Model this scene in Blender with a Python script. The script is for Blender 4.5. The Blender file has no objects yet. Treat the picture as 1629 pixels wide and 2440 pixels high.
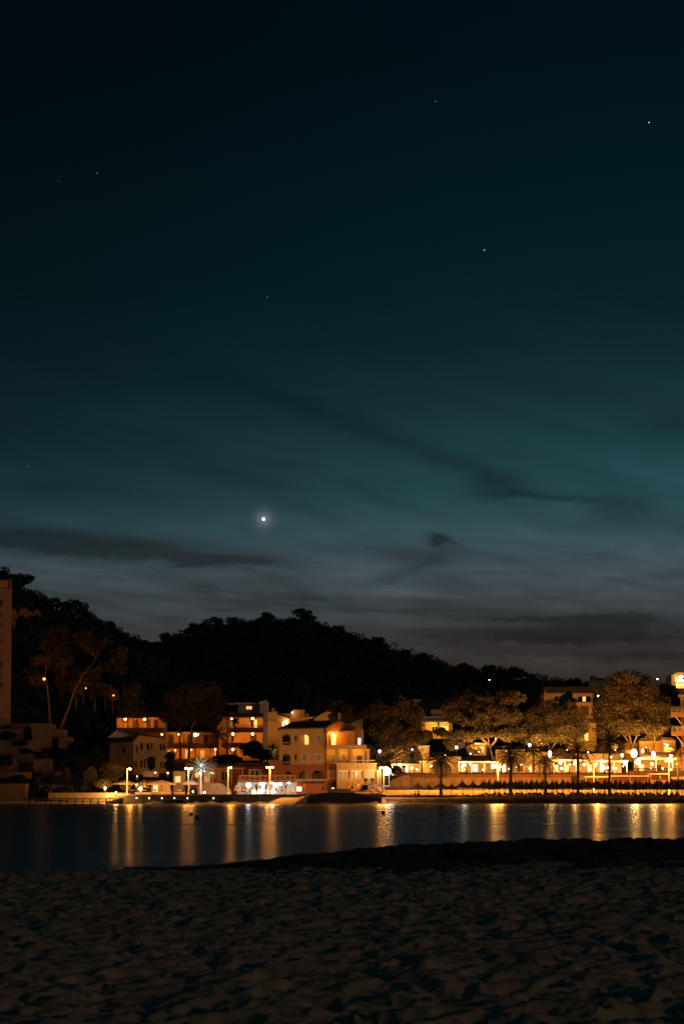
import bpy, math, random
import numpy as np
from mathutils import Vector, Matrix

# ------------------------------------------------------------ camera, sky, sun, exposure
sc = bpy.context.scene
R = math.radians
F = 5762.0                      # focal length in pixels of the 1629 x 2440 photograph (85 mm)
PITCH = math.atan(656.0 / F)
CAMZ = 2.6
cp, sp = math.cos(PITCH), math.sin(PITCH)
cam_d = bpy.data.cameras.new("camera")
cam = bpy.data.objects.new("camera", cam_d)
sc.collection.objects.link(cam)
cam.location = (0, 0, CAMZ)
cam.rotation_euler = (math.pi / 2 + PITCH, 0, 0)
cam_d.sensor_fit = 'VERTICAL'
cam_d.sensor_height = 36.0
cam_d.lens = 36.0 * F / 2440.0
cam_d.clip_start = 0.5
cam_d.clip_end = 30000
sc.camera = cam

def P(px, py, D):
    """world point at depth D seen at pixel (px, py) of the photograph"""
    u = (px - 814.5) / F; v = (1220.0 - py) / F
    t = D / (cp - sp * v)
    return Vector((t * u, D, CAMZ + t * (sp + cp * v)))

def lin(r, g, b):
    f = lambda c: (c / 255 / 12.92) if c / 255 <= 0.04045 else ((c / 255 + 0.055) / 1.055) ** 2.4
    return (f(r), f(g), f(b), 1.0)

sc.view_settings.view_transform = 'Standard'
sc.view_settings.look = 'None'
sc.view_settings.exposure = 0.0
sc.view_settings.gamma = 1.0
sc.cycles.use_denoising = True
try: sc.cycles.denoiser = 'OPENIMAGEDENOISE'
except Exception: pass
sc.cycles.use_light_tree = True
sc.cycles.max_bounces = 5
sc.cycles.diffuse_bounces = 2
sc.cycles.glossy_bounces = 2
sc.cycles.transmission_bounces = 2
sc.cycles.transparent_max_bounces = 6
sc.cycles.caustics_reflective = False
sc.cycles.caustics_refractive = False
sc.cycles.sample_clamp_indirect = 0.8
sc.cycles.sample_clamp_direct = 60.0
sc.cycles.use_adaptive_sampling = True
sc.cycles.denoising_prefilter = 'ACCURATE'
sc.cycles.denoising_input_passes = 'RGB_ALBEDO_NORMAL'
sc.cycles.adaptive_threshold = 0.008

world = bpy.data.worlds.new("World")
sc.world = world
world.use_nodes = True
nt = world.node_tree
N, L = nt.nodes, nt.links
bg = N['Background']

class G:
    """tiny helper to write node graphs"""
    def __init__(s, nt): s.nt = nt
    def n(s, t, **k):
        n = s.nt.nodes.new(t)
        for a, b in k.items(): setattr(n, a, b)
        return n
    def put(s, sock, v):
        if hasattr(v, 'links') or isinstance(v, bpy.types.NodeSocket): s.nt.links.new(v, sock)
        else: sock.default_value = v
    def m(s, op, a, b=0.0, c=None, clamp=False):
        n = s.n('ShaderNodeMath', operation=op, use_clamp=clamp)
        s.put(n.inputs[0], a); s.put(n.inputs[1], b)
        if c is not None: s.put(n.inputs[2], c)
        return n.outputs[0]
    def xyz(s, x, y, z):
        n = s.n('ShaderNodeCombineXYZ')
        s.put(n.inputs[0], x); s.put(n.inputs[1], y); s.put(n.inputs[2], z)
        return n.outputs[0]
    def noise(s, vec, scale, detail=3.0, rough=0.5, dist=0.0):
        n = s.n('ShaderNodeTexNoise')
        if vec is not None: s.put(n.inputs['Vector'], vec)
        n.inputs['Scale'].default_value = scale; n.inputs['Detail'].default_value = detail
        n.inputs['Roughness'].default_value = rough; n.inputs['Distortion'].default_value = dist
        return n.outputs['Fac']
    def ramp(s, fac, stops, interp='LINEAR'):
        n = s.n('ShaderNodeValToRGB'); s.put(n.inputs[0], fac)
        cr = n.color_ramp; cr.interpolation = interp
        while len(cr.elements) > 1: cr.elements.remove(cr.elements[-1])
        cr.elements[0].position, cr.elements[0].color = stops[0]
        for p, c in stops[1:]:
            e = cr.elements.new(p); e.color = c
        return n.outputs[0]
    def mix(s, f, a, b, blend='MIX'):
        n = s.n('ShaderNodeMix', data_type='RGBA', blend_type=blend)
        s.put(n.inputs[0], f); s.put(n.inputs[6], a); s.put(n.inputs[7], b)
        return n.outputs[2]
    def sstep(s, x, a, b):
        n = s.n('ShaderNodeMapRange', interpolation_type='SMOOTHSTEP')
        s.put(n.inputs[0], x); n.inputs[1].default_value = a; n.inputs[2].default_value = b
        n.inputs[3].default_value = 0.0; n.inputs[4].default_value = 1.0
        return n.outputs[0]

def dirof(px, py):
    v = (P(px, py, 100.0) - Vector((0, 0, CAMZ))).normalized()
    return v
SUN_EL, SUN_AZ = R(8.5), R(140)     # low dim warm glow from the near shore, behind the camera and to its right
g = G(nt)
tc = g.n('ShaderNodeTexCoord')
sep = g.n('ShaderNodeSeparateXYZ'); g.put(sep.inputs[0], tc.outputs['Generated'])
dx, dy, dz = sep.outputs
el = dz
# dusk gradient by height above the horizon
def zof(py): return dirof(814, py).z
ZT = 0.40
stops = [(0.0, lin(46, 37, 34)), (zof(1620) / ZT, lin(50, 42, 38)), (zof(1530) / ZT, lin(57, 56, 57)), (zof(1450) / ZT, lin(63, 70, 73)),
         (zof(1360) / ZT, lin(66, 78, 84)), (zof(1260) / ZT, lin(49, 76, 83)), (zof(1180) / ZT, lin(37, 70, 76)), (zof(1060) / ZT, lin(26, 57, 63)),
         (zof(950) / ZT, lin(18, 46, 52)), (zof(820) / ZT, lin(9, 37, 43)), (zof(700) / ZT, lin(3, 31, 36)), (zof(540) / ZT, lin(1, 26, 31)),
         (zof(350) / ZT, lin(0, 20, 26)), (zof(120) / ZT, lin(0, 14, 20)), (1.0, lin(0, 10, 16))]
base = g.ramp(g.m('DIVIDE', el, ZT), stops)
# brighter towards the right where the sun went down, darker to the left
side = g.m('ADD', g.m('MULTIPLY', g.sstep(dx, -0.17, 0.13), 0.56), 0.48)
hi = g.sstep(el, 0.07, 0.125)
sidef = g.m('ADD', g.m('MULTIPLY', side, hi), g.m('MULTIPLY', g.m('ADD', g.m('MULTIPLY', g.sstep(dx, -0.16, 0.1), 0.16), 0.86), g.m('SUBTRACT', 1.0, hi)))
# streaky clouds
sl = g.m('ADD', dz, g.m('MULTIPLY', dx, 0.22))
v1 = g.xyz(g.m('MULTIPLY', dx, 12.0), 3.0, g.m('MULTIPLY', sl, 62.0))
n1 = g.noise(v1, 1.0, 5.0, 0.55, 0.35)
v2 = g.xyz(g.m('MULTIPLY', dx, 26.0), 9.0, g.m('MULTIPLY', g.m('ADD', dz, g.m('MULTIPLY', dx, 0.05)), 190.0))
n2 = g.noise(v2, 1.0, 4.0, 0.6, 0.6)
v3 = g.xyz(g.m('MULTIPLY', dx, 60.0), 5.0, g.m('MULTIPLY', dz, 160.0))
n3 = g.noise(v3, 1.0, 5.0, 0.6, 0.3)
low = g.m('SUBTRACT', 1.0, g.sstep(el, 0.05, 0.24))
streak = g.m('MULTIPLY', g.m('SUBTRACT', n1, 0.5), g.m('ADD', g.m('MULTIPLY', low, 1.1), 0.15))
lowfine = g.m('MULTIPLY', g.m('SUBTRACT', 1.0, g.sstep(el, 0.075, 0.13)), g.m('SUBTRACT', n2, 0.5))
var = g.m('ADD', g.m('ADD', 1.0, streak), g.m('MULTIPLY', lowfine, 1.15))
# single named cloud patches: (px, py, half-width px, half-height px, tilt, strength)
dens = None
wob_x = g.m('MULTIPLY', g.m('SUBTRACT', n1, 0.5), 0.014)
wob_z = g.m('MULTIPLY', g.m('SUBTRACT', n3, 0.5), 0.007)
patches = [(190, 1300, 330, 30, -0.03, 0.95), (520, 1334, 190, 14, -0.02, 0.8), (60, 1278, 170, 22, 0.02, 0.5), (130, 1160, 130, 26, 0, 0.35),
           (740, 975, 210, 26, -0.28, 0.32), (1010, 1075, 210, 28, -0.3, 0.36), (1195, 1160, 90, 34, -0.05, 0.4), (1150, 1125, 100, 32, -0.3, 0.22),
           (1320, 1185, 160, 12, -0.08, 0.45), (1460, 1220, 90, 50, 0, 0.3), (1045, 1288, 26, 20, 0.0, 0.95), (1075, 1292, 30, 7, -0.25, 0.4),
           (1000, 1345, 120, 24, 0.34, 0.26), (950, 1372, 90, 18, 0.4, 0.2), (760, 1430, 620, 13, -0.01, 0.38), (1040, 1455, 330, 9, -0.02, 0.35),
           (1430, 1505, 300, 36, -0.03, 0.72), (1180, 1520, 330, 22, -0.03, 0.5), (1480, 1475, 110, 18, 0.0, 0.7), (1250, 1475, 220, 9, -0.02, 0.5),
           (1350, 1560, 400, 14, -0.04, 0.32), (560, 1140, 120, 24, -0.1, 0.32), (620, 1100, 110, 14, -0.1, 0.25), (1620, 1010, 120, 50, 0, 0.3),
           (1600, 1370, 90, 14, 0, 0.3), (860, 1310, 260, 16, -0.05, 0.25), (1240, 1400, 300, 12, -0.04, 0.2), (1580, 1560, 160, 12, 0.0, 0.4)]
for (cx, cy, hw, hh, tilt, st) in patches:
    d = dirof(cx, cy)
    ax = g.m('SUBTRACT', g.m('ADD', dx, wob_x), d.x); az = g.m('SUBTRACT', g.m('ADD', dz, wob_z), d.z)
    az = g.m('SUBTRACT', az, g.m('MULTIPLY', ax, tilt))
    q = g.m('ADD', g.m('POWER', g.m('ABSOLUTE', g.m('DIVIDE', ax, hw / F)), 2.0), g.m('POWER', g.m('ABSOLUTE', g.m('DIVIDE', az, hh / F)), 2.0))
    e = g.m('MULTIPLY', g.m('EXPONENT', g.m('MULTIPLY', q, -1.1)), st)
    dens = e if dens is None else g.m('ADD', dens, e)
dens = g.m('MULTIPLY', dens, g.m('ADD', 0.45, g.m('MULTIPLY', n3, 1.1)))
dens = g.m('MULTIPLY', g.m('MINIMUM', g.m('MULTIPLY', dens, 1.35), 1.0), 0.80)
col = g.mix(1.0, base, g.xyz(sidef, sidef, sidef), 'MULTIPLY')
col = g.mix(1.0, col, g.xyz(var, var, var), 'MULTIPLY')
dark = g.mix(1.0, base, (0.26, 0.22, 0.21, 1), 'MULTIPLY')
col = g.mix(dens, col, dark)
# aureole of thin cloud round the evening planet
pd = dirof(628, 1237)
rr = g.m('SQRT', g.m('ADD', g.m('POWER', g.m('ABSOLUTE', g.m('SUBTRACT', dx, pd.x)), 2.0), g.m('POWER', g.m('ABSOLUTE', g.m('SUBTRACT', dz, pd.z)), 2.0)))
halo = g.m('EXPONENT', g.m('MULTIPLY', g.m('POWER', g.m('DIVIDE', rr, 15.0 / F), 1.5), -1.0))
col = g.mix(1.0, col, g.mix(halo, (0, 0, 0, 1), (0.13, 0.13, 0.145, 1)), 'ADD')
# below the horizon: dark
nish = g.n('ShaderNodeTexSky', sky_type='NISHITA'); nish.sun_disc = False
nish.sun_elevation = R(-4); nish.sun_rotation = R(60)
col = g.mix(1.0, col, g.mix(1.0, nish.outputs[0], (0.02, 0.03, 0.035, 1), 'MULTIPLY'), 'ADD')
zen = g.sstep(dz, 0.42, 0.75)  # teal lift overhead, added above the view as ambient fill
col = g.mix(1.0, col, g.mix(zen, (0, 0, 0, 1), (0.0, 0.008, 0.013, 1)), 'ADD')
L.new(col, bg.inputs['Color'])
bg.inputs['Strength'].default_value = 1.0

sun_d = bpy.data.lights.new("sun", 'SUN'); sun = bpy.data.objects.new("sun", sun_d)
sc.collection.objects.link(sun)
sun_d.energy = 0.18; sun_d.angle = R(5.0); sun_d.color = (1.0, 0.62, 0.37)
sun.rotation_euler = (math.pi / 2 - SUN_EL, 0, R(180) - SUN_AZ + math.pi)
sdir = Vector((math.sin(SUN_AZ) * math.cos(SUN_EL), math.cos(SUN_AZ) * math.cos(SUN_EL), math.sin(SUN_EL)))
sun.rotation_euler = sdir.to_track_quat('Z', 'Y').to_euler()

rnd = random.Random(11)
rng = np.random.default_rng(5)

# ------------------------------------------------------------ materials
MATS = {}
def mat(name, color, rough=0.8, var=0.25, scale=2.0, bump=0.0, bscale=None, metal=0.0, emit=None, estr=0.0, color2=None, kind='noise', spec=0.3, sss=None):
    if name in MATS: return MATS[name]
    m = bpy.data.materials.new(name); m.use_nodes = True
    nt = m.node_tree; g = G(nt); b = nt.nodes['Principled BSDF']
    tc = g.n('ShaderNodeTexCoord')
    c2 = color2 or tuple(x * (1 - var) for x in color)
    if kind == 'noise':
        f = g.noise(tc.outputs['Object'], scale, 5, 0.6)
        f = g.sstep(f, 0.32, 0.68)
    elif kind == 'stone':
        vo = g.n('ShaderNodeTexVoronoi', feature='F1'); g.put(vo.inputs['Vector'], tc.outputs['Object']); vo.inputs['Scale'].default_value = scale
        s2 = g.n('ShaderNodeSeparateColor'); g.put(s2.inputs[0], vo.outputs['Color'])
        f = g.m('MULTIPLY', g.m('ADD', s2.outputs[0], g.noise(tc.outputs['Object'], scale * 4, 3)), 0.5)
    elif kind == 'streak':
        mp = g.n('ShaderNodeMapping'); g.put(mp.inputs[0], tc.outputs['Object']); mp.inputs['Scale'].default_value = (1.2, 1.2, 0.18)
        f = g.sstep(g.noise(mp.outputs[0], scale, 5, 0.65), 0.3, 0.75)
    elif kind == 'tiles':
        w = g.n('ShaderNodeTexWave'); g.put(w.inputs['Vector'], tc.outputs['Object']); w.inputs['Scale'].default_value = scale
        w.inputs['Distortion'].default_value = 1.0
        f = g.m('MULTIPLY', g.m('ADD', w.outputs['Fac'], g.noise(tc.outputs['Object'], 3.0, 3)), 0.5)
    c = g.mix(f, (*c2[:3], 1), (*color[:3], 1))
    g.put(b.inputs['Base Color'], c)
    b.inputs['Roughness'].default_value = rough; b.inputs['Metallic'].default_value = metal
    b.inputs['Specular IOR Level'].default_value = spec
    if bump:
        bp = g.n('ShaderNodeBump'); bp.inputs['Strength'].default_value = 1.0; bp.inputs['Distance'].default_value = bump
        g.put(bp.inputs['Height'], f if kind != 'noise' else g.noise(tc.outputs['Object'], bscale or scale * 3, 4, 0.6))
        g.put(b.inputs['Normal'], bp.outputs[0])
    if emit is not None:
        b.inputs['Emission Color'].default_value = (*emit[:3], 1); b.inputs['Emission Strength'].default_value = estr
        m.cycles.emission_sampling = 'NONE'
    MATS[name] = m
    return m

SOD = (1.0, 0.33, 0.035)       # sodium light
AMB = (1.0, 0.41, 0.06)        # warm restaurant light
WARM = (1.0, 0.47, 0.10)
COOL = (0.80, 0.92, 1.0)
RED = (1.0, 0.20, 0.02)
stucco_cream = mat('cream_stucco', (0.55, 0.37, 0.17), 0.9, 0.18, 0.9, 0.01, 8, kind='streak')
stucco_white = mat('white_stucco', (0.62, 0.58, 0.5), 0.9, 0.16, 0.9, 0.01, 8, kind='streak')
stucco_ochre = mat('ochre_stucco', (0.60, 0.42, 0.18), 0.9, 0.22, 0.9, 0.01, 8, kind='streak')
stucco_terra = mat('terracotta_stucco', (0.36, 0.15, 0.085), 0.9, 0.25, 0.9, 0.01, 8, kind='streak')
stucco_orange = mat('orange_stucco', (0.52, 0.29, 0.13), 0.9, 0.25, 0.9, 0.01, 8, kind='streak')
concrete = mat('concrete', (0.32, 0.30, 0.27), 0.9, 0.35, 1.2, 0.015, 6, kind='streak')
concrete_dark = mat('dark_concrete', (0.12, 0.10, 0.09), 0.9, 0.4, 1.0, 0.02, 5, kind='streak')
stone = mat('rubble_stone', (0.52, 0.35, 0.20), 0.95, 0.5, 1.6, 0.05, kind='stone')
stone_red = mat('reddish_stone', (0.25, 0.15, 0.095), 0.95, 0.5, 1.3, 0.06, kind='stone')
roof_tile = mat('roof_tiles', (0.10, 0.06, 0.045), 0.9, 0.5, 5.0, 0.04, kind='tiles')
roof_dark = mat('flat_roof', (0.05, 0.045, 0.045), 0.95, 0.4, 2.0)
wood = mat('weathered_wood', (0.17, 0.11, 0.07), 0.85, 0.4, 3.0, 0.01)
wood_dark = mat('dark_wood', (0.07, 0.05, 0.035), 0.85, 0.4, 3.0)
shutter = mat('painted_shutter', (0.42, 0.37, 0.30), 0.6, 0.25, 3.0)
shutter_dark = mat('dark_shutter', (0.09, 0.055, 0.035), 0.6, 0.3, 3.0)
frame_white = mat('white_frame', (0.75, 0.72, 0.66), 0.5, 0.1, 3.0)
glass_dark = mat('dark_glass', (0.015, 0.015, 0.018), 0.12, 0.3, 2.0, spec=0.6)
metal_grey = mat('galvanised_metal', (0.45, 0.45, 0.45), 0.45, 0.2, 3.0, metal=0.6)
metal_dark = mat('dark_metal', (0.04, 0.04, 0.045), 0.5, 0.3, 3.0, metal=0.4)
paint_white = mat('white_pole_paint', (0.82, 0.80, 0.76), 0.45, 0.1, 3.0)
canvas = mat('canvas', (0.62, 0.52, 0.38), 0.9, 0.15, 1.5)
canvas_white = mat('white_canvas', (0.80, 0.77, 0.70), 0.9, 0.12, 1.5)
canvas_brown = mat('brown_canvas', (0.22, 0.12, 0.07), 0.9, 0.2, 1.5)
thatch = mat('thatch', (0.11, 0.085, 0.055), 0.95, 0.5, 9.0, 0.03, 20)
bark = mat('bark', (0.24, 0.16, 0.11), 0.95, 0.5, 3.0, 0.04, 9)
palm_bark = mat('palm_bark', (0.15, 0.10, 0.065), 0.95, 0.5, 4.0, 0.04, 12)
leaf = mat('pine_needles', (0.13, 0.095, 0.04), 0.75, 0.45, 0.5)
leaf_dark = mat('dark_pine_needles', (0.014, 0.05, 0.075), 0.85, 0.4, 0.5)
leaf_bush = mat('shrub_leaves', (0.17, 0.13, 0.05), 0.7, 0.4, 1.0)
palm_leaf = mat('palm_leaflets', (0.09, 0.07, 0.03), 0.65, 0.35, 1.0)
skin = mat('skin', (0.45, 0.26, 0.18), 0.6, 0.1, 3)
hair = mat('dark_hair', (0.03, 0.02, 0.015), 0.6, 0.2, 8)
cloths = {k: mat('cloth_' + k, c, 0.9, 0.2, 4) for k, c in dict(white=(0.75, 0.72, 0.66), orange=(0.75, 0.32, 0.08), black=(0.025, 0.025, 0.03), blue=(0.08, 0.11, 0.22), sandy=(0.45, 0.33, 0.2)).items()}
def glow(name, color, s): return mat(name, (0.8, 0.8, 0.8), 0.4, 0.05, 2.0, emit=color, estr=s)
bulb_warm = glow('warm_bulb', (1.0, 0.78, 0.45), 14)
bulb_sod = glow('sodium_bulb', (1.0, 0.60, 0.20), 6)
bulb_red = glow('deep_orange_bulb', (1.0, 0.42, 0.08), 3.2)
bulb_cool = glow('white_bulb', (0.9, 0.96, 1.0), 16)
pane_lit = glow('lit_pane', (1.0, 0.50, 0.12), 1.3)
pane_dim = glow('dimly_lit_pane', (1.0, 0.42, 0.10), 0.35)
pane_white = glow('white_lit_pane', (1.0, 0.92, 0.75), 2.2)
pane_blue = glow('bluish_lit_screen', (0.55, 0.8, 1.0), 1.6)
BULB = {'warm': bulb_warm, 'sod': bulb_sod, 'red': bulb_red, 'cool': bulb_cool, 'amb': bulb_warm}
LCOL = {'warm': WARM, 'sod': SOD, 'red': RED, 'cool': COOL, 'amb': AMB}

# ------------------------------------------------------------ object helpers
COL = sc.collection
ORG = {}
def thing(name, label, cat, loc=(0, 0, 0), group=None, rz=0.0):
    o = bpy.data.objects.new(name, None); COL.objects.link(o)
    o.empty_display_size = 0.3
    o.location = loc; o.rotation_euler = (0, 0, rz)
    o['label'] = label; o['category'] = cat
    if group: o['group'] = group
    ORG[o.name] = Vector(loc)
    return o
def tag(o, label, cat, group=None):
    o['label'] = label; o['category'] = cat
    if group: o['group'] = group
    return o
def link(name, me, m, parent=None):
    o = bpy.data.objects.new(name, me); COL.objects.link(o)
    if m is not None:
        for x in (m if isinstance(m, (list, tuple)) else [m]): me.materials.append(x)
    if parent: o.parent = parent
    return o
def root_of(o):
    while o.parent: o = o.parent
    return o

class MB:
    def __init__(s, M=None): s.v = []; s.f = []; s.M = M
    def add(s, vs, fs):
        n = len(s.v)
        if s.M is not None: vs = [s.M @ Vector(v) for v in vs]
        s.v += [tuple(v) for v in vs]; s.f += [tuple(i + n for i in f) for f in fs]
        return s
    def box(s, x0, y0, z0, x1, y1, z1):
        if x1 < x0: x0, x1 = x1, x0
        if y1 < y0: y0, y1 = y1, y0
        if z1 < z0: z0, z1 = z1, z0
        return s.add([(x0, y0, z0), (x1, y0, z0), (x1, y1, z0), (x0, y1, z0), (x0, y0, z1), (x1, y0, z1), (x1, y1, z1), (x0, y1, z1)],
                     [(0, 3, 2, 1), (4, 5, 6, 7), (0, 1, 5, 4), (1, 2, 6, 5), (2, 3, 7, 6), (3, 0, 4, 7)])
    def bpx(s, x0, y0, x1, y1, D, depth):
        """box whose front face fills the given pixel rectangle at depth D"""
        a = P(x0, (y0 + y1) / 2, D); b = P(x1, (y0 + y1) / 2, D)
        zt = P((x0 + x1) / 2, y0, D).z; zb = P((x0 + x1) / 2, y1, D).z
        return s.box(a.x, D, zb, b.x, D + depth, zt)
    def prism(s, pts, off):
        """polygon (list of points) swept along vector off"""
        n = len(pts); off = Vector(off)
        vs = [Vector(p) for p in pts] + [Vector(p) + off for p in pts]
        fs = [tuple(range(n)), tuple(reversed(range(n, 2 * n)))] + [(i, i + n, (i + 1) % n + n, (i + 1) % n) for i in range(n)]
        return s.add(vs, fs)
    def ppx(s, pts, D, depth):
        return s.prism([P(x, y, D) for x, y in pts], (0, depth, 0))
    def tube(s, pts, rad, n=6, cap=True):
        pts = [Vector(p) for p in pts]
        if not isinstance(rad, (list, tuple)): rad = [rad] * len(pts)
        vs, fs = [], []
        for i, p in enumerate(pts):
            d = (pts[min(i + 1, len(pts) - 1)] - pts[max(i - 1, 0)]).normalized()
            a = d.cross(Vector((0, 0, 1)));
            if a.length < 1e-3: a = Vector((1, 0, 0))
            a.normalize(); b = d.cross(a)
            for k in range(n):
                t = 2 * math.pi * k / n
                vs.append(p + (a * math.cos(t) + b * math.sin(t)) * rad[i])
        for i in range(len(pts) - 1):
            for k in range(n):
                k2 = (k + 1) % n
                fs.append((i * n + k, i * n + k2, (i + 1) * n + k2, (i + 1) * n + k))
        if cap:
            fs.append(tuple(reversed(range(n)))); fs.append(tuple(range((len(pts) - 1) * n, len(pts) * n)))
        return s.add(vs, fs)
    def lathe(s, prof, c=(0, 0, 0), n=12):
        vs, fs = [], []
        for r, z in prof:
            for k in range(n):
                t = 2 * math.pi * k / n
                vs.append((c[0] + r * math.cos(t), c[1] + r * math.sin(t), c[2] + z))
        for i in range(len(prof) - 1):
            for k in range(n):
                k2 = (k + 1) % n
                fs.append((i * n + k, i * n + k2, (i + 1) * n + k2, (i + 1) * n + k))
        fs.append(tuple(reversed(range(n)))); fs.append(tuple(range((len(prof) - 1) * n, len(prof) * n)))
        return s.add(vs, fs)
    def ball(s, c, r, n=10, sz=1.0):
        prof = []
        for i in range(1, 7):
            a = -math.pi / 2 + math.pi * i / 7
            prof.append((r * math.cos(a), r * sz * math.sin(a)))
        return s.lathe(prof, c, n)
    def wall(s, x0, x1, z0, z1, y, th, holes):
        """wall in the XZ plane from y to y+th with rectangular holes (x0, x1, z0, z1)"""
        xs = sorted({x0, x1, *[min(max(h[0], x0), x1) for h in holes], *[min(max(h[1], x0), x1) for h in holes]})
        zs = sorted({z0, z1, *[min(max(h[2], z0), z1) for h in holes], *[min(max(h[3], z0), z1) for h in holes]})
        inh = lambda x, z: any(h[0] < x < h[1] and h[2] < z < h[3] for h in holes)
        solid = [[not inh((xs[i] + xs[i + 1]) / 2, (zs[j] + zs[j + 1]) / 2) for j in range(len(zs) - 1)] for i in range(len(xs) - 1)]
        idx = {}; vs = []; fs = []
        def vid(i, j, k):
            if (i, j, k) not in idx:
                idx[(i, j, k)] = len(vs); vs.append((xs[i], y + (th if k else 0), zs[j]))
            return idx[(i, j, k)]
        nx, nz = len(xs) - 1, len(zs) - 1
        for i in range(nx):
            for j in range(nz):
                if not solid[i][j]: continue
                fs.append((vid(i, j, 0), vid(i + 1, j, 0), vid(i + 1, j + 1, 0), vid(i, j + 1, 0)))
                fs.append((vid(i, j, 1), vid(i, j + 1, 1), vid(i + 1, j + 1, 1), vid(i + 1, j, 1)))
                if i == 0 or not solid[i - 1][j]: fs.append((vid(i, j, 0), vid(i, j + 1, 0), vid(i, j + 1, 1), vid(i, j, 1)))
                if i == nx - 1 or not solid[i + 1][j]: fs.append((vid(i + 1, j, 0), vid(i + 1, j, 1), vid(i + 1, j + 1, 1), vid(i + 1, j + 1, 0)))
                if j == 0 or not solid[i][j - 1]: fs.append((vid(i, j, 0), vid(i, j, 1), vid(i + 1, j, 1), vid(i + 1, j, 0)))
                if j == nz - 1 or not solid[i][j + 1]: fs.append((vid(i, j + 1, 0), vid(i + 1, j + 1, 0), vid(i + 1, j + 1, 1), vid(i, j + 1, 1)))
        return s.add(vs, fs)
    def wpx(s, x0, y0, x1, y1, D, th, holes):
        """wall with holes, all rectangles in pixels (x0, y0, x1, y1) at depth D"""
        X = lambda px: P(px, (y0 + y1) / 2, D).x
        Z = lambda py: P((x0 + x1) / 2, py, D).z
        return s.wall(X(x0), X(x1), Z(y1), Z(y0), D, th, [(X(a), X(c), Z(d), Z(b)) for a, b, c, d in holes])
    def build(s, name, m, parent=None, smooth=False):
        org = Vector((0, 0, 0))
        if parent is not None: org = ORG.get(root_of(parent).name, org)
        me = bpy.data.meshes.new(name)
        me.from_pydata([(v[0] - org.x, v[1] - org.y, v[2] - org.z) for v in s.v], [], s.f)
        me.validate(); me.update()
        if smooth: me.shade_smooth()
        return link(name, me, m, parent)

def rawmesh(name, V, Fq, m, parent=None, org=None):
    """V (n,3) float array, Fq (k,4) or (k,3) int array"""
    me = bpy.data.meshes.new(name)
    V = np.asarray(V, dtype=np.float32)
    if org is not None: V = V - np.array(org, dtype=np.float32)
    Fq = np.asarray(Fq, dtype=np.int32)
    me.vertices.add(len(V)); me.vertices.foreach_set('co', V.ravel())
    k = Fq.shape[1]
    me.loops.add(Fq.size); me.loops.foreach_set('vertex_index', Fq.ravel())
    me.polygons.add(len(Fq)); me.polygons.foreach_set('loop_start', np.arange(0, Fq.size, k, dtype=np.int32))
    try: me.polygons.foreach_set('loop_total', np.full(len(Fq), k, dtype=np.int32))
    except Exception: pass
    me.update(calc_edges=True)
    return link(name, me, m, parent)

def leaf_cards(centers, radii, per, size, flat=0.75, shell=0.55):
    """quads scattered through ellipsoidal clumps; returns V, F"""
    C = np.asarray(centers, dtype=float); Rr = np.asarray(radii, dtype=float)
    if Rr.ndim == 1: Rr = np.stack([Rr, Rr, Rr * flat], 1)
    n = len(C) * per
    c = np.repeat(C, per, 0); r = np.repeat(Rr, per, 0)
    d = rng.normal(size=(n, 3)); d /= np.linalg.norm(d, axis=1, keepdims=True)
    rad = shell + (1 - shell) * rng.random((n, 1)) ** 0.6
    rad *= np.where(rng.random((n, 1)) < 0.25, rng.random((n, 1)), 1.0)
    p = c + d * r * rad
    a = rng.normal(size=(n, 3)) + d * 0.8; a /= np.linalg.norm(a, axis=1, keepdims=True)
    b = np.cross(a, rng.normal(size=(n, 3))); b /= np.linalg.norm(b, axis=1, keepdims=True) + 1e-9
    sz = size * (0.6 + 0.8 * rng.random((n, 1)))
    a = a * sz; b = b * sz * 0.42
    V = np.stack([p - a * 0.5, p + b * 0.5, p + a * 0.5, p - b * 0.5], 1).reshape(-1, 3)
    Fq = np.arange(n * 4).reshape(-1, 4)
    return V, Fq

def copy_tree(o, loc=None, rz=None, scale=None, label=None, group=None, parent=None):
    c = o.copy(); COL.objects.link(c); c.parent = parent
    if loc is not None: c.location = loc
    if rz is not None: c.rotation_euler = (0, 0, rz)
    if scale is not None: c.scale = (scale, scale, scale) if not hasattr(scale, '__len__') else scale
    if label: c['label'] = label
    if group: c['group'] = group
    for ch in o.children: copy_tree(ch, parent=c)
    return c

def plight(loc, power, color, radius=0.15, parent=None, name='lamp_or_fill_light', spot=None, sea=False):
    """light of a lamp or a bare added fill; sea=False cuts it off seaward to keep speckle off the water"""
    if spot is None and not sea: spot = R(172)
    d = bpy.data.lights.new(name, 'SPOT' if spot else 'POINT'); d.energy = power; d.color = color; d.shadow_soft_size = radius
    if spot: d.spot_size = spot; d.spot_blend = 0.2
    o = bpy.data.objects.new(name, d); COL.objects.link(o)
    if spot: o.rotation_euler = (R(88), 0, 0)
    if parent is not None:
        o.parent = parent; o.location = Vector(loc) - ORG.get(root_of(parent).name, Vector((0, 0, 0)))
    else: o.location = loc
    return o

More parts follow.
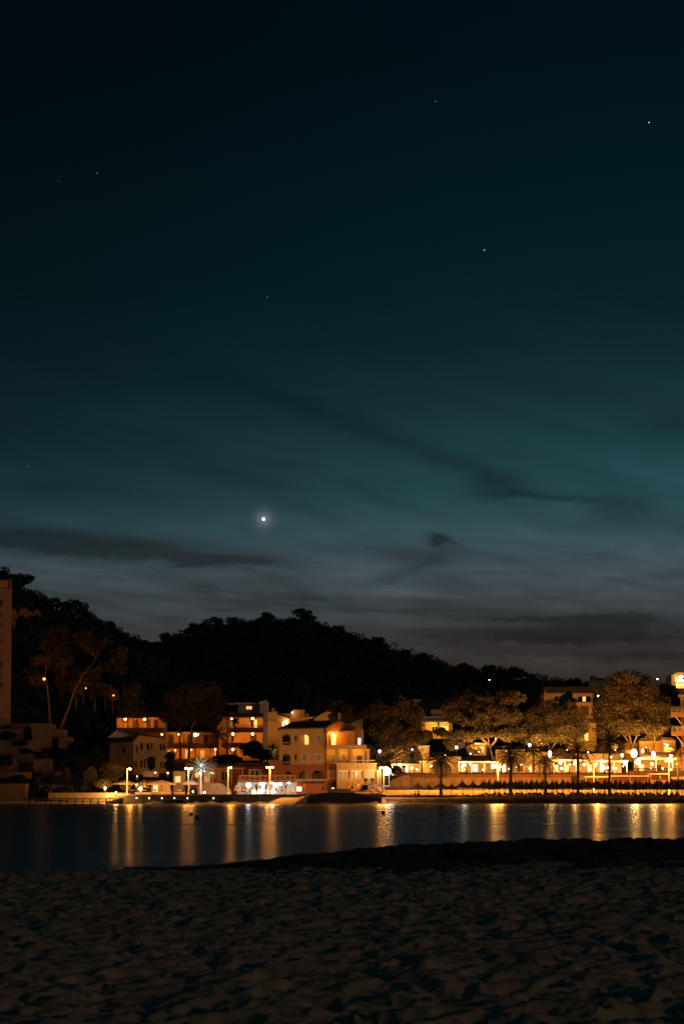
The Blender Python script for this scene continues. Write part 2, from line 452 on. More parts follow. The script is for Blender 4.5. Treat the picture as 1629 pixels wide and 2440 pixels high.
# ------------------------------------------------------------ ground, beaches, water
def smooth(x, a, b):
    t = np.clip((x - a) / (b - a), 0, 1); return t * t * (3 - 2 * t)
def vnoise(x, y, seed=0):
    """cheap value noise"""
    x = np.asarray(x, float); y = np.asarray(y, float)
    xi = np.floor(x).astype(np.int64); yi = np.floor(y).astype(np.int64)
    fx = x - xi; fy = y - yi; fx = fx * fx * (3 - 2 * fx); fy = fy * fy * (3 - 2 * fy)
    def h(a, b):
        n = (a * 374761393 + b * 668265263 + seed * 974634777) & 0x7fffffff
        n = ((n ^ (n >> 13)) * 1274126177) & 0x7fffffff
        return ((n ^ (n >> 16)) & 0xffff) / 65535.0
    return (h(xi, yi) * (1 - fx) + h(xi + 1, yi) * fx) * (1 - fy) + (h(xi, yi + 1) * (1 - fx) + h(xi + 1, yi + 1) * fx) * fy

def gridmesh(name, X, Y, Z, m, smooth_=True):
    ny, nx = X.shape
    V = np.stack([X, Y, Z], -1).reshape(-1, 3)
    i = np.arange(ny - 1)[:, None] * nx + np.arange(nx - 1)[None, :]
    Fq = np.stack([i, i + 1, i + nx + 1, i + nx], -1).reshape(-1, 4)
    o = rawmesh(name, V, Fq, m)
    if smooth_: o.data.shade_smooth()
    return o

# near beach: footprints and hollows are real relief
sand_m = mat('beach_sand', (0.42, 0.31, 0.215), 0.95, 0.16, 3.0, 0.004, 60, spec=0.1)
PXS = np.linspace(-260, 1890, 620)
DS = np.concatenate([np.geomspace(12.0, 60.0, 620), np.linspace(60.5, 125, 90)])
U, DD = np.meshgrid((PXS - 814.5) / F, DS)
XX = U * DD
PXg = np.broadcast_to(PXS, XX.shape)
shore = np.interp(PXg, [-260, 0, 400, 600, 800, 880, 960, 1100, 1280, 1350, 1450, 1629, 1890], [2098, 2088, 2078, 2062, 2050, 2046, 2040, 2036, 2022, 2030, 2022, 2012, 2004])
D1 = CAMZ * F / (shore - 1876)
D0 = 44.0
right = smooth(PXg, 700, 1300)
base_z = 0.9 + 0.16 * right * np.exp(-((DD - 0.78 * D1) / 12.0) ** 2)
Z = base_z * (1 - smooth(DD, D0, D1 * 1.02) ** 1.4) - 1.2 * smooth(DD, D1, D1 + 30)
def footprints(X, Y):
    """worley style hollows: trampled soft sand"""
    z = np.zeros_like(X)
    for (cell, depth, wdt, seed) in ((0.27, 0.050, 0.62, 3), (0.43, 0.074, 0.66, 8), (0.17, 0.012, 0.6, 21)):
        gx = np.floor(X / cell).astype(np.int64); gy = np.floor(Y / cell).astype(np.int64)
        best = np.full(X.shape, 9.0)
        for a in (-1, 0, 1):
            for b in (-1, 0, 1):
                cx, cy = gx + a, gy + b
                h1 = ((cx * 73856093) ^ (cy * 19349663) ^ (seed * 83492791)) & 0xffffff
                jx = (h1 % 997) / 997.0; jy = ((h1 // 997) % 991) / 991.0
                an = ((h1 // 37) % 628) / 100.0
                ddx = X - (cx + jx) * cell; ddy = Y - (cy + jy) * cell
                u = ddx * np.cos(an) + ddy * np.sin(an); v = -ddx * np.sin(an) + ddy * np.cos(an)
                best = np.minimum(best, np.sqrt((u / 1.35) ** 2 + v ** 2) / cell)
        z -= depth * (0.5 + 0.5 * np.cos(np.pi * np.clip(best / wdt, 0, 1))) ** 1.2
        z += depth * 0.22 * np.exp(-((best - wdt * 0.98) / 0.16) ** 2)
    return z
wx = XX + 0.25 * (vnoise(XX * 2.2, DD * 2.2, 4) - 0.5) + 0.07 * (vnoise(XX * 9, DD * 9, 14) - 0.5)
wy = DD + 0.25 * (vnoise(XX * 2.2, DD * 2.2, 5) - 0.5) + 0.07 * (vnoise(XX * 9, DD * 9, 15) - 0.5)
amp = 1 - 0.75 * smooth(DD, 46, 66)
Z = Z + amp * (footprints(wx, wy) + 0.10 * (vnoise(XX * 1.1, DD * 0.9, 1) - 0.5) + 0.05 * (vnoise(XX * 3.1, DD * 3.1, 2) - 0.5) + 0.012 * (vnoise(XX * 14, DD * 14, 6) - 0.5))
# wrack heaps along the right part of the waterline are built as stuff on top of this sheet
beach = gridmesh('beach', XX, DD, Z, sand_m); beach['kind'] = 'structure'

# dried seagrass banks above the waterline
wr = mat('seagrass_wrack', (0.13, 0.10, 0.075), 0.95, 0.8, 1.6, 0.03, 18, spec=0.1)
px2 = np.linspace(300, 1890, 520); sv = np.linspace(0, 1, 60)
PX2, SV = np.meshgrid(px2, sv)
sh2 = np.interp(PX2, PXS, shore[0])
D1b = CAMZ * F / (sh2 - 1876)
Da = 47 + 0 * PX2; DDb = Da + (D1b - 1.0 - Da) * SV
XXb = (PX2 - 814.5) / F * DDb
zb0 = (0.9 + 0.16 * smooth(PX2, 700, 1300) * np.exp(-((DDb - 0.78 * D1b) / 12.0) ** 2)) * (1 - smooth(DDb, D0, D1b * 1.02) ** 1.4)
bank = np.sin(np.pi * np.clip(SV, 0, 1)) ** 0.7
edge = smooth(PX2, 420, 1000)
hb = bank * (0.05 + edge * (0.10 + 0.30 * smooth(SV, 0.2, 0.85) * (0.55 + 0.9 * vnoise(XXb * 0.45, DDb * 0.15, 33))))
hb += bank * edge * 0.22 * (vnoise(XXb * 1.6, DDb * 0.6, 31) - 0.35) + bank * 0.09 * (vnoise(XXb * 5, DDb * 2.5, 32) - 0.4)
hb = hb - 0.12 * (1 - bank) - 0.10 * smooth(vnoise(XXb * 0.8, DDb * 0.35, 37), 0.45, 0.75) * (1 - smooth(SV, 0.25, 0.6))
wrack = gridmesh('seagrass_wrack', XXb, DDb, zb0 + hb, wr); tag(wrack, 'dark bank of dried seagrass heaped along the near waterline', 'seaweed'); wrack['kind'] = 'stuff'
del wrack['category']; del wrack['label']

# water
wm = bpy.data.materials.new('sea_water'); wm.use_nodes = True
g = G(wm.node_tree); b = wm.node_tree.nodes['Principled BSDF']
tc = g.n('ShaderNodeTexCoord')
b.inputs['Base Color'].default_value = (0.004, 0.010, 0.012, 1)
b.inputs['IOR'].default_value = 1.333
b.inputs['Specular IOR Level'].default_value = 0.0
gls = g.n('ShaderNodeBsdfAnisotropic') if False else g.n('ShaderNodeBsdfGlossy')
gls.inputs['Color'].default_value = (0.9, 0.95, 1.0, 1)
mp = g.n('ShaderNodeMapping'); g.put(mp.inputs[0], tc.outputs['Object']); mp.inputs['Scale'].default_value = (0.012, 0.030, 1)
f1 = g.noise(mp.outputs[0], 1.0, 4, 0.6, 0.4)
mp2 = g.n('ShaderNodeMapping'); g.put(mp2.inputs[0], tc.outputs['Object']); mp2.inputs['Scale'].default_value = (0.03, 0.09, 1)
f2 = g.noise(mp2.outputs[0], 1.0, 3, 0.6, 0.2)
# wind patches: rougher bands
rr = g.m('ADD', 0.235, g.m('MULTIPLY', g.sstep(f2, 0.3, 0.7), 0.04))
g.put(gls.inputs['Roughness'], rr)
bp = g.n('ShaderNodeBump'); bp.inputs['Distance'].default_value = 0.08; bp.inputs['Strength'].default_value = 1.0
g.put(bp.inputs['Height'], g.m('ADD', f2, g.m('MULTIPLY', f1, 1.2))); g.put(gls.inputs['Normal'], bp.outputs[0])
mxs = g.n('ShaderNodeMixShader'); mxs.inputs[0].default_value = 0.38   # mean reflectance of a wavy surface seen at grazing angle
wm.node_tree.links.new(b.outputs[0], mxs.inputs[1]); wm.node_tree.links.new(gls.outputs[0], mxs.inputs[2])
wm.node_tree.links.new(mxs.outputs[0], [n for n in wm.node_tree.nodes if n.type == 'OUTPUT_MATERIAL'][0].inputs[0])
w = MB(); w.add([(-900, 70, 0), (900, 70, 0), (900, 392, 0), (-900, 392, 0)], [(0, 1, 2, 3)])
water = w.build('sea_water', wm); water['kind'] = 'structure'
w = MB(); w.add([(-3000, -200, -1.3), (3000, -200, -1.3), (3000, 4000, -1.3), (-3000, 4000, -1.3)], [(0, 1, 2, 3)])
gr = w.build('ground', mat('seabed_earth', (0.08, 0.07, 0.05), 0.95, 0.3, 0.2)); gr['kind'] = 'structure'

# far beach on the right (waterline at 388 m) and town ground behind
XQ = P(905, 1900, 388).x
far_sand = mat('far_beach_sand', (0.48, 0.36, 0.24), 0.95, 0.2, 0.8, 0.02, 3)
xs = np.linspace(XQ - 1.0, 110, 220); ys = np.linspace(384.5, 427, 90)
Xf, Yf = np.meshgrid(xs, ys)
Zf = np.interp(Yf, [384.5, 388, 390, 398, 405, 414, 428], [-0.35, -0.02, 0.22, 0.72, 1.05, 1.35, 1.4])
Zf = Zf + 0.12 * (vnoise(Xf * 0.7, Yf * 0.7, 51) - 0.5) * smooth(Yf, 388.5, 392) + 0.05 * (vnoise(Xf * 2.5, Yf * 2.5, 52) - 0.5)
fb = gridmesh('far_beach', Xf, Yf, Zf, far_sand); fb['kind'] = 'structure'
Xl, Yl = np.meshgrid(np.linspace(-125, P(284, 0, 388).x + 1.5, 200), np.linspace(383, 410, 60))
Zl = np.interp(Yl, [383, 386, 388.5, 392, 404, 410], [-0.5, -0.02, 0.18, 0.32, 1.3, 1.6]) + 0.10 * (vnoise(Xl * .8, Yl * .8, 91) - .5) + 0.05 * (vnoise(Xl * 3, Yl * 3, 92) - .5)
o = gridmesh('left_cove_beach', Xl, Yl, Zl, far_sand); o['kind'] = 'structure'
# damp seagrass line on the far beach
Xg, Yg = np.meshgrid(np.linspace(XQ + 1, 100, 330), np.linspace(388.3, 396.5, 26))
Zg = np.interp(Yg, [384.5, 388, 390, 398], [-0.35, -0.02, 0.22, 0.72]) + 0.02 + 0.35 * np.sin(np.pi * (Yg - 388.3) / 8.2) ** 0.6 * (0.35 + 0.9 * vnoise(Xg * 1.1, Yg * 1.1, 61)) - 0.08
fw = gridmesh('far_seagrass', Xg, Yg, Zg, wr); fw['kind'] = 'stuff'

# town hillside: one sheet rising from the shore road to the ridges
ridgeL = [(-700, 1250), (-300, 1290), (0, 1352), (60, 1374), (110, 1418), (160, 1432), (220, 1455), (280, 1484), (330, 1510), (375, 1530), (430, 1580), (520, 1650), (600, 1720), (2600, 2200)]
ridgeM = [(-700, 1720), (200, 1590), (330, 1545), (385, 1518), (430, 1507), (480, 1486), (560, 1479), (640, 1475), (715, 1476), (770, 1482), (820, 1500), (880, 1519), (920, 1530), (960, 1543), (1020, 1561),
          (1080, 1576), (1150, 1592), (1220, 1604), (1300, 1610), (1390, 1634), (1450, 1660), (1629, 1700), (2200, 1750)]
DL_R, DM_R = 640.0, 900.0
TREE_H = 6.5
def ridge_z(tab, px, D): 
    py = np.interp(px, [a for a, _ in tab], [b for _, b in tab])
    return CAMZ + (1876 - py) / F * D * 1.012
def terrain(px, D):
    px = np.asarray(px, float); D = np.asarray(D, float)
    left = np.interp(D, [404, 412, 424, 428, 445, 480, 560, 700, 1000], [1.35, 1.7, 3.0, 4.3, 6.3, 9.5, 15, 20, 10])
    rgt = np.interp(D, [404, 424.0, 426.5, 445, 470, 500, 560, 700, 1000], [1.2, 1.3, 4.35, 5.0, 7.5, 11, 16, 22, 10])
    f = smooth(px, 880, 930)
    z = left * (1 - f) + rgt * f
    bl = smooth(D, 450, DL_R) * (1 - smooth(D, DL_R + 20, DL_R + 260))
    bm = smooth(D, 500, DM_R) * (1 - smooth(D, DM_R + 30, DM_R + 350))
    zl = (ridge_z(ridgeL, px, DL_R) - TREE_H) * bl
    zm = (ridge_z(ridgeM, px, DM_R) - TREE_H) * bm
    return np.maximum(z, np.maximum(zl, zm))
uu = np.linspace(-700, 2300, 240); dd = np.concatenate([np.linspace(404, 430, 40), np.linspace(432, 560, 60), np.linspace(565, 1300, 90)])
PU, DU = np.meshgrid(uu, dd)
XH = (PU - 814.5) / F * DU
ZH = terrain(PU, DU) + 0.5 * (vnoise(XH * 0.15, DU * 0.15, 71) - 0.5) * smooth(DU, 440, 470)
earth = mat('hillside_earth', (0.07, 0.055, 0.035), 0.95, 0.4, 0.4, 0.1, 1)
hs = gridmesh('hillside', XH, DU, ZH, earth); hs['kind'] = 'structure'
def gz(px, D): return float(terrain(px, D))

# ------------------------------------------------------------ forest on the hills (stuff) and skyline pines (things)
C_, R_ = [], []
def vis_terrain(px, D): return float(terrain(px, D))
for _ in range(5200):
    px = rnd.uniform(-250, 1850); D = rnd.uniform(470, DM_R + 15)
    zl = float((ridge_z(ridgeL, px, DL_R) - TREE_H) * smooth(D, 450, DL_R) * (1 - smooth(D, DL_R + 20, DL_R + 260)))
    if px > 560 and D < 560: continue
    if px > 260 and px < 660 and D < 520: continue
    if px > 1240 and D < 600: continue
    z = vis_terrain(px, D) - (2.6 if (D > DM_R - 60 or abs(D - DL_R) < 35) else 0); r = rnd.uniform(1.7, 3.1)
    C_.append(((px - 814.5) / F * D, D, z + r * 1.1)); R_.append((r, r, r * 0.85))
V, Fq = leaf_cards(C_, R_, 60, 1.25, shell=0.8)
fo = rawmesh('forest', V, Fq, leaf_dark); fo['kind'] = 'stuff'

def pine_proto(h, w, seed, umbrella=0.5):
    """returns (trunk MB, V, F) for a small pine built at the origin"""
    r = random.Random(seed)
    t = MB(); lean = r.uniform(-0.06, 0.06)
    t.tube([(0, 0, -1.0), (lean * h * .5, 0, h * .4), (lean * h, 0, h * .8)], [0.2, 0.15, 0.07], 5)
    cs, rs = [], []
    for k in range(r.randint(7, 10)):
        a = r.uniform(0, 6.28); q = r.uniform(0.1, 1) ** 0.7 * w * 0.5
        zz = h * (1 - umbrella * 0.5 * r.random()) - (q / w) * h * 0.22
        rr_ = r.uniform(0.2, 0.3) * w
        cs.append((math.cos(a) * q + lean * h, math.sin(a) * q, zz - rr_ * .5)); rs.append((rr_, rr_, rr_ * 0.62))
        t.tube([(lean * h * .7, 0, h * 0.5), cs[-1]], [0.07, 0.03], 4)
    V, Fq = leaf_cards(cs, rs, 190, 0.6, shell=0.6)
    return t, V, Fq
protos = []
GL = 'pines along the skyline of the left ridge'; GM = 'pines along the skyline of the middle hill'
lab = {0: 'dark pine tree standing on the skyline of the left ridge', 1: 'dark pine tree standing on the skyline of the middle hill'}
for k in range(5):
    t, V, Fq = pine_proto(rnd.uniform(6.2, 7.6), rnd.uniform(5.0, 6.8), 40 + k, 0.9 if k < 3 else 0.5)
    protos.append((t, V, Fq))
pine_roots = []
cnt = 0
for (tab, D0_, gi, step, xa, xb) in ((ridgeL, DL_R, 0, 11.0, -30, 372), (ridgeM, DM_R, 1, 15.0, 376, 1400)):
    px = xa
    while px < xb:
        k = rnd.randrange(5); D = D0_ + rnd.uniform(-12, 8)
        x = (px - 814.5) / F * D; z = gz(px, D) - 0.8
        s = rnd.uniform(0.5, 1.32) * (1.0 if gi else 0.85)
        if k >= len(pine_roots) or pine_roots[k] is None:
            pass
        key = k
        if len(pine_roots) <= 5 and not any(p and p[0] == k for p in pine_roots):
            root = thing('pine_tree', lab[gi], 'tree', (x, D, z), (GL, GM)[gi])
            tr = link('trunk', bpy.data.meshes.new('trunk'), None, root)
            t, V, Fq = protos[k]
            me = bpy.data.meshes.new('trunk'); me.from_pydata(t.v, [], t.f); me.materials.append(bark); tr.data = me
            rawmesh('crown', V, Fq, leaf_dark, root)
            pine_roots.append((k, root))
        else:
            src = [p[1] for p in pine_roots if p[0] == k][0]
            root = copy_tree(src, (x, D, z), label=lab[gi], group=(GL, GM)[gi])
        root.scale = (s, s, s * rnd.uniform(0.85, 1.1)); root.rotation_euler = (0, 0, rnd.uniform(0, 6.28))
        px += step * rnd.uniform(0.55, 1.5)

t, V, Fq = pine_proto(10.0, 5.6, 77, 0.6)
q = P(716, 1478, 893); z = gz(716, 893)
root = thing('umbrella_pine', 'tallest umbrella pine standing out on the crest of the middle hill', 'tree', (q.x, 893, z))
tr = bpy.data.meshes.new('trunk'); tr.from_pydata(t.v, [], t.f); link('trunk', tr, bark, root); rawmesh('crown', V, Fq, leaf_dark, root)
# ------------------------------------------------------------ trees near the town
def tree(name, label, ell, D, trunks, group=None, m=leaf, per=260, size=0.42, clump=(0.75, 1.3), fill=1.0, bm=bark, depth=0.8, cat='tree', shell=0.35, dense=1.0):
    """ell: pixel ellipses (cx, cy, rx, ry) filled with leaf clumps; trunks: list of polylines [(px, py)...] with start radius"""
    bx, by = trunks[0][0][0]
    base = P(bx, by, D)
    root = thing(name, label, cat, base, group)
    k = D / F
    cs, rs = [], []
    for (cx, cy, rx, ry) in ell:
        c = P(cx, cy, D); RX, RZ = rx * k, ry * k; RY = min(RX, 4.5) * depth
        n = max(3, int(dense * 7.5 * fill * (RX * RZ) ** 0.95 / (sum(clump) / 2) ** 1.6))
        for _ in range(n):
            for _t in range(20):
                a, b_, d_ = rnd.uniform(-1, 1), rnd.uniform(-1, 1), rnd.uniform(-1, 1)
                if a * a + b_ * b_ + d_ * d_ < 1: break
            q = rnd.uniform(*clump)
            cs.append((c.x + a * max(RX - q * .6, .2), c.y + d_ * RY, c.z + b_ * max(RZ - q * .5, .2))); rs.append((q * rnd.uniform(.9, 1.25), q, q * rnd.uniform(.6, .95)))
    V, Fq = leaf_cards(cs, rs, per, size, shell=shell)
    rawmesh('crown', V, Fq, m, root, org=base)
    t = MB()
    for pts, rad in trunks:
        w = [P(x, y, D) for x, y in pts]
        for i in range(1, len(w)): w[i] = w[i] + Vector((0, rnd.uniform(-.3, .3), 0))
        n = len(w)
        t.tube(w, [rad * (1 - 0.75 * i / max(1, n - 1)) for i in range(n)], 7)
    top = [P(pts[-1][0], pts[-1][1], D) for pts, _ in trunks]
    for i in range(0, len(cs), max(1, len(cs) // 22)):
        c = Vector(cs[i]); s0 = min(top, key=lambda q: (q - c).length)
        if (s0 - c).length < 9: t.tube([s0, (s0 + c) / 2 + Vector((0, 0, -.25)), c], [0.10, 0.06, 0.03], 4)
    t.build('trunk', bm, root)
    return root

def frond_mesh(seed, n=38, L=2.7, up=(-25, 78), droop=1.0, leaflet=0.42, hang=6):
    r = random.Random(seed); V, Fq = [], []
    def quad(a, b, c, d):
        i = len(V); V.extend([a, b, c, d]); Fq.append((i, i + 1, i + 2, i + 3))
    for k in range(n):
        az = k * 2.39996 + r.uniform(-.2, .2)
        el0 = R(up[0] + (up[1] - up[0]) * ((k + .5) / n) ** 0.8 + r.uniform(-8, 8))
        d = Vector((math.cos(az), math.sin(az), 0)); side = Vector((-math.sin(az), math.cos(az), 0))
        p = Vector((0, 0, 0)) + d * 0.12; l = L * r.uniform(.85, 1.1); seg = 11; el_ = el0
        pts = [p.copy()]
        for s in range(seg):
            p = p + (d * math.cos(el_) + Vector((0, 0, 1)) * math.sin(el_)) * (l / seg)
            el_ -= droop * R(r.uniform(6, 10)) * (0.5 + s / seg); pts.append(p.copy())
        for s in range(seg):
            a, b = pts[s], pts[s + 1]; wdt = 0.035 * (1 - s / seg) + .008
            quad(a - side * wdt, a + side * wdt, b + side * wdt * .8, b - side * wdt * .8)
            if s < 1: continue
            dr = (b - a).normalized()
            ll = leaflet * math.sin(math.pi * (0.16 + 0.80 * s / seg)) ** 0.8
            for q in (0.0, 0.33, 0.66):
                o = a.lerp(b, q)
                for sg in (-1, 1):
                    tip = o + (side * sg * 0.72 + dr * 0.62 + Vector((0, 0, -0.22 + 0.3 * math.sin(el_)))) * ll
                    quad(o - dr * .028, o + dr * .028, tip + dr * .012, tip - dr * .012)
    return V, Fq
PALMS = {}
def palm(label, px, py_base, py_crown, D, Rpx, seed=1, group=None, up=(-35, 78), m=palm_leaf, lean=0, trunk_r=0.22, name='palm_tree', n=44, droop=1.0, tm=None):
    base = P(px, py_base, D); c = P(px + lean, py_crown, D)
    root = thing(name, label, 'palm tree', base, group)
    V, Fq = frond_mesh(seed, n=n, L=Rpx * D / F * 1.12, up=up, droop=droop, leaflet=0.17 * Rpx * D / F)
    V = [tuple(Vector(v) + c - base) for v in V]
    rawmesh('crown', V, Fq, m, root)
    t = MB(); h = c.z - base.z
    nseg = 9; pts = []; rad = []
    for i in range(nseg + 1):
        f = i / nseg
        pts.append(base + Vector(((c.x - base.x) * f ** 1.5, 0, h * f))); rad.append(trunk_r * (1.25 - .35 * f + (0.35 if i == 0 else 0) + (0.35 if i == nseg else 0) + 0.06 * (i % 2)))
    t.tube(pts, rad, 9)
    t.build('trunk', tm or palm_bark, root)
    return root

# ------------------------------------------------------------ building helpers
def wlamp(root, px, py, D, kind='sod', power=400, r=0.2, off=0.35, sea=False, name='wall_lamp'):
    """lamp fixed to a building: bracket + glowing globe + its real light"""
    p = P(px, py, D)
    m = MB(); m.box(p.x - .06, D, p.z - .05, p.x + .06, D + .5, p.z + .05)
    o = m.build(name, metal_dark, root)
    m = MB(); m.ball((p.x, D - .05, p.z), r, 10); m.build('bulb', BULB[kind], o, True)
    plight((p.x, D - off - r, p.z - 0.05), power, LCOL[kind], r * 0.7, root, sea=sea)
    return o

def win(root, x0, y0, x1, y1, D, kind='shutter', name='window'):
    a = P(x0, (y0 + y1) / 2, D); b = P(x1, (y0 + y1) / 2, D); zt = P((x0 + x1) / 2, y0, D).z; zb = P((x0 + x1) / 2, y1, D).z
    xa, xb = a.x, b.x; t = min(.10, (xb - xa) * .12)
    f = MB()
    f.box(xa - t, D - .07, zb - t, xa, D - .003, zt + t).box(xb, D - .07, zb - t, xb + t, D - .003, zt + t)
    f.box(xa, D - .07, zt, xb, D - .003, zt + t).box(xa - t * 1.6, D - .12, zb - t * 1.2, xb + t * 1.6, D - .004, zb - .002 - t * .2)
    if kind == 'shutter':
        fo_ = f.build(name, frame_white, root)
        xm = (xa + xb) / 2
        for s0, s1 in ((xa + .01, xm - .03), (xm + .03, xb - .01)):
            m = MB(); n = 9
            m.box(s0, D - .05, zb, s1, D - .004, zt)
            for i in range(n):
                z0 = zb + (zt - zb) * (i + .2) / n
                m.box(s0 + .04, D - .075, z0, s1 - .04, D - .052, z0 + (zt - zb) / n * .5)
            m.build('shutter', shutter, fo_)
        m = MB(); m.box(xm - .03, D - .03, zb, xm + .03, D - .004, zt); m.build('pane', glass_dark, fo_)
    else:
        pm = {'dark': glass_dark, 'lit': pane_lit, 'dim': pane_dim, 'white': pane_white, 'closed': shutter_dark, 'blue': pane_blue}[kind]
        xm = (xa + xb) / 2
        if xb - xa > .7: f.box(xm - .03, D - .06, zb, xm + .03, D - .045, zt)
        fo_ = f.build(name, frame_white if kind != 'closed' else shutter_dark, root)
        m = MB(); m.box(xa, D - .04, zb, xb, D - .005, zt); m.build('pane' if kind != 'closed' else 'shutter', pm, fo_)
    return fo_

def archfill(mb, x0, y0, x1, h, D, th):
    """spandrel pieces that turn the top of a rectangular opening into an arch (pixels)"""
    n = 6; xm = (x0 + x1) / 2; w = (x1 - x0) / 2
    for sg in (-1, 1):
        pts = [(xm + sg * w, y0)]
        for i in range(n + 1):
            a = (math.pi / 2) * i / n
            pts.append((xm + sg * w * math.cos(a), y0 + h - h * math.sin(a)))
        if sg < 0: pts = pts[::-1]
        mb.ppx(pts, D, th)

def block(name, label, cat, x0, y0, x1, y1, D, depth, m, group=None):
    """plain building mass with its own root; extends 3 m below its visible base"""
    base = P((x0 + x1) / 2, y1, D)
    root = thing(name, label, cat, base, group)
    a = MB(); p0, p1 = P(x0, (y0 + y1) / 2, D), P(x1, (y0 + y1) / 2, D)
    a.box(p0.x, D, base.z - 3, p1.x, D + depth, P((x0 + x1) / 2, y0, D).z)
    a.build('wall', m, root)
    return root
def slab(root, nm, x0, y0, x1, y1, D, depth, m):
    a = MB(); a.bpx(x0, y0, x1, y1, D, depth); return a.build(nm, m, root)

# ------------------------------------------------------------ MAIN HOUSE (apricot block with arched openings)
Dm = 412.0
mh = thing('apartment_house', 'three storey apricot house with arched openings, roofed gable terrace and reddish ground floor', 'house', P(770, 1880, Dm))
holes = [(673, 1750, 692, 1775), (702, 1754, 706.5, 1765), (714, 1750, 735, 1774), (673, 1797, 692, 1822), (702, 1799, 706.5, 1811)]
a = MB(); a.wpx(665, 1733, 777, 1822, Dm, 0.4, holes)
for h in holes:
    if h[2] - h[0] > 10: archfill(a, h[0], h[1], h[2], 8, Dm, .4)
a.bpx(665, 1734, 671, 1822, Dm + .4, 7).bpx(771, 1733, 777, 1822, Dm + .4, 7)
a.bpx(671, 1734, 771, 1822, Dm + 3.2, 3)
a.bpx(671, 1778, 771, 1780, Dm + .4, 2.8); a.bpx(697, 1740, 699, 1822, Dm + .4, 2.8); a.bpx(710, 1740, 711.5, 1822, Dm + .4, 2.8); a.bpx(738, 1740, 740, 1822, Dm + .4, 2.8)
a.build('wall', stucco_cream, mh)
for h in (holes[0], holes[3]):
    slab(mh, 'balustrade', h[0] + .3, h[3] - 6, h[2] - .3, h[3] - 4.8, Dm + .1, .12, frame_white)
a = MB(); a.bpx(726, 1751, 735, 1774, Dm + 3.05, .12); a.build('lit_doorway', pane_lit, mh)
slab(mh, 'inner_door', 676, 1755, 681, 1775, Dm + 3.05, .12, shutter_dark); slab(mh, 'inner_door', 676, 1802, 681, 1822, Dm + 3.05, .12, shutter_dark)
plight(P(724, 1756, Dm + 1.7), 60, AMB, .1, mh)
for r_ in ((753, 1752, 765, 1767), (719, 1798, 733, 1813), (752, 1798, 766, 1813)): win(mh, *r_, Dm, 'shutter')
# ground floor in terracotta with arches
gh = [(712, 1838, 734, 1857), (743, 1836, 770, 1858), (681, 1838, 693, 1846)]
a = MB(); a.wpx(645, 1822, 777, 1889, Dm - .25, .5, gh)
for h in gh: archfill(a, h[0], h[1], h[2], min(12, (h[3] - h[1]) * .7), Dm - .25, .5)
a.bpx(645, 1822, 649, 1889, Dm + .25, 6); a.bpx(649, 1822.4, 777, 1889, Dm + 2.4, .5); a.bpx(649, 1857, 777, 1889, Dm + .25, 2.1)
a.bpx(640, 1811, 672, 1822, Dm - .2, 6)
a.build('ground_floor_wall', stucco_terra, mh)
for r_ in ((717, 1843, 731, 1857), (752, 1842, 766, 1857)): win(mh, *r_, Dm + 2.38, 'shutter')
a = MB(); a.bpx(664, 1733, 777.5, 1735, Dm - .35, .5); a.build('cornice', stucco_white, mh)
# main hipped roof
a = MB()
k = lambda x, y, D: P(x, y, D)
f0, f1 = k(662, 1735, Dm - .7), k(779, 1732.5, Dm - .7); b0, b1 = k(662, 1735, Dm + 8), k(779, 1732.5, Dm + 8)
r0, r1 = k(700, 1720, Dm + 3.6), k(790, 1716, Dm + 3.6); zz = Vector((0, 0, -.18)); b0.z = f0.z; b1.z = f1.z
a.add([f0, f1, r1, r0, b1, b0] + [p + zz for p in (f0, f1, b1, b0)], [(0, 1, 2, 3), (3, 2, 4, 5), (0, 3, 5), (1, 4, 2), (0, 6, 7, 1), (6, 9, 8, 7), (5, 9, 6, 0), (1, 7, 8, 4), (4, 8, 9, 5)])
rf = a.build('roof', roof_tile, mh)
a = MB(); a.bpx(772, 1733, 775, 1745, Dm - .14, .12).bpx(775, 1742, 777, 1888, Dm - .14, .12); a.build('drain_pipe', metal_dark, mh)
# gable terrace wing
Dg = Dm + .4
a = MB(); a.ppx([(777, 1734), (808, 1717.5), (843, 1732), (843, 1743), (777, 1743)], Dg + 2.6, .3)
a.build('gable_wall', stucco_orange, mh)
a = MB(); a.bpx(777, 1742, 862, 1778, Dg + 5.6, .3); a.build('rear_wall', stucco_orange, mh)
a = MB()
ap, lf, rt = k(808, 1714.5, Dg - .6), k(773, 1732, Dg - .6), k(847, 1732.5, Dg - .6); dv = Vector((0, 9, 0)); th_ = Vector((0, 0, -.2))
a.prism([lf, ap, ap + th_, lf + th_], dv); a.prism([ap + Vector((.01, 0, 0)), rt, rt + th_, ap + th_ + Vector((.01, 0, 0))], dv)
a.build('gable_roof', roof_tile, mh)
a = MB()
for i in range(8): a.bpx(811 + i * 3.6, 1723 + i * 1.1, 812.4 + i * 3.6, 1742, Dg + 1.9, .12)
a.build('timber_screen', wood, mh)
a = MB(); a.bpx(807, 1742, 836, 1744.6, Dg - .3, 2.6); a.build('awning', canvas, mh)
slab(mh, 'terrace_post', 829.5, 1745, 833, 1774, Dg - .05, .25, stucco_cream); slab(mh, 'terrace_post', 777.3, 1742, 779.4, 1776, Dg - .05, .25, stucco_cream)
win(mh, 790, 1752, 799, 1776, Dg + 5.58, 'lit', 'terrace_door'); win(mh, 784, 1752, 788, 1776, Dg + 5.58, 'closed', 'terrace_door')
a = MB()
for i in range(4):
    for j in range(2): a.bpx(853 + j * 3.4, 1759 + i * 4, 855.4 + j * 3.4, 1762 + i * 4, Dg + 1.4, .1)
a.build('glass_block', pane_white, mh)
a = MB(); a.bpx(845, 1737, 866, 1776, Dg + 1.52, .25); a.build('side_wall', stucco_orange, mh)
wlamp(mh, 793, 1749, Dg + 5.3, 'sod', 420, .24, sea=True)
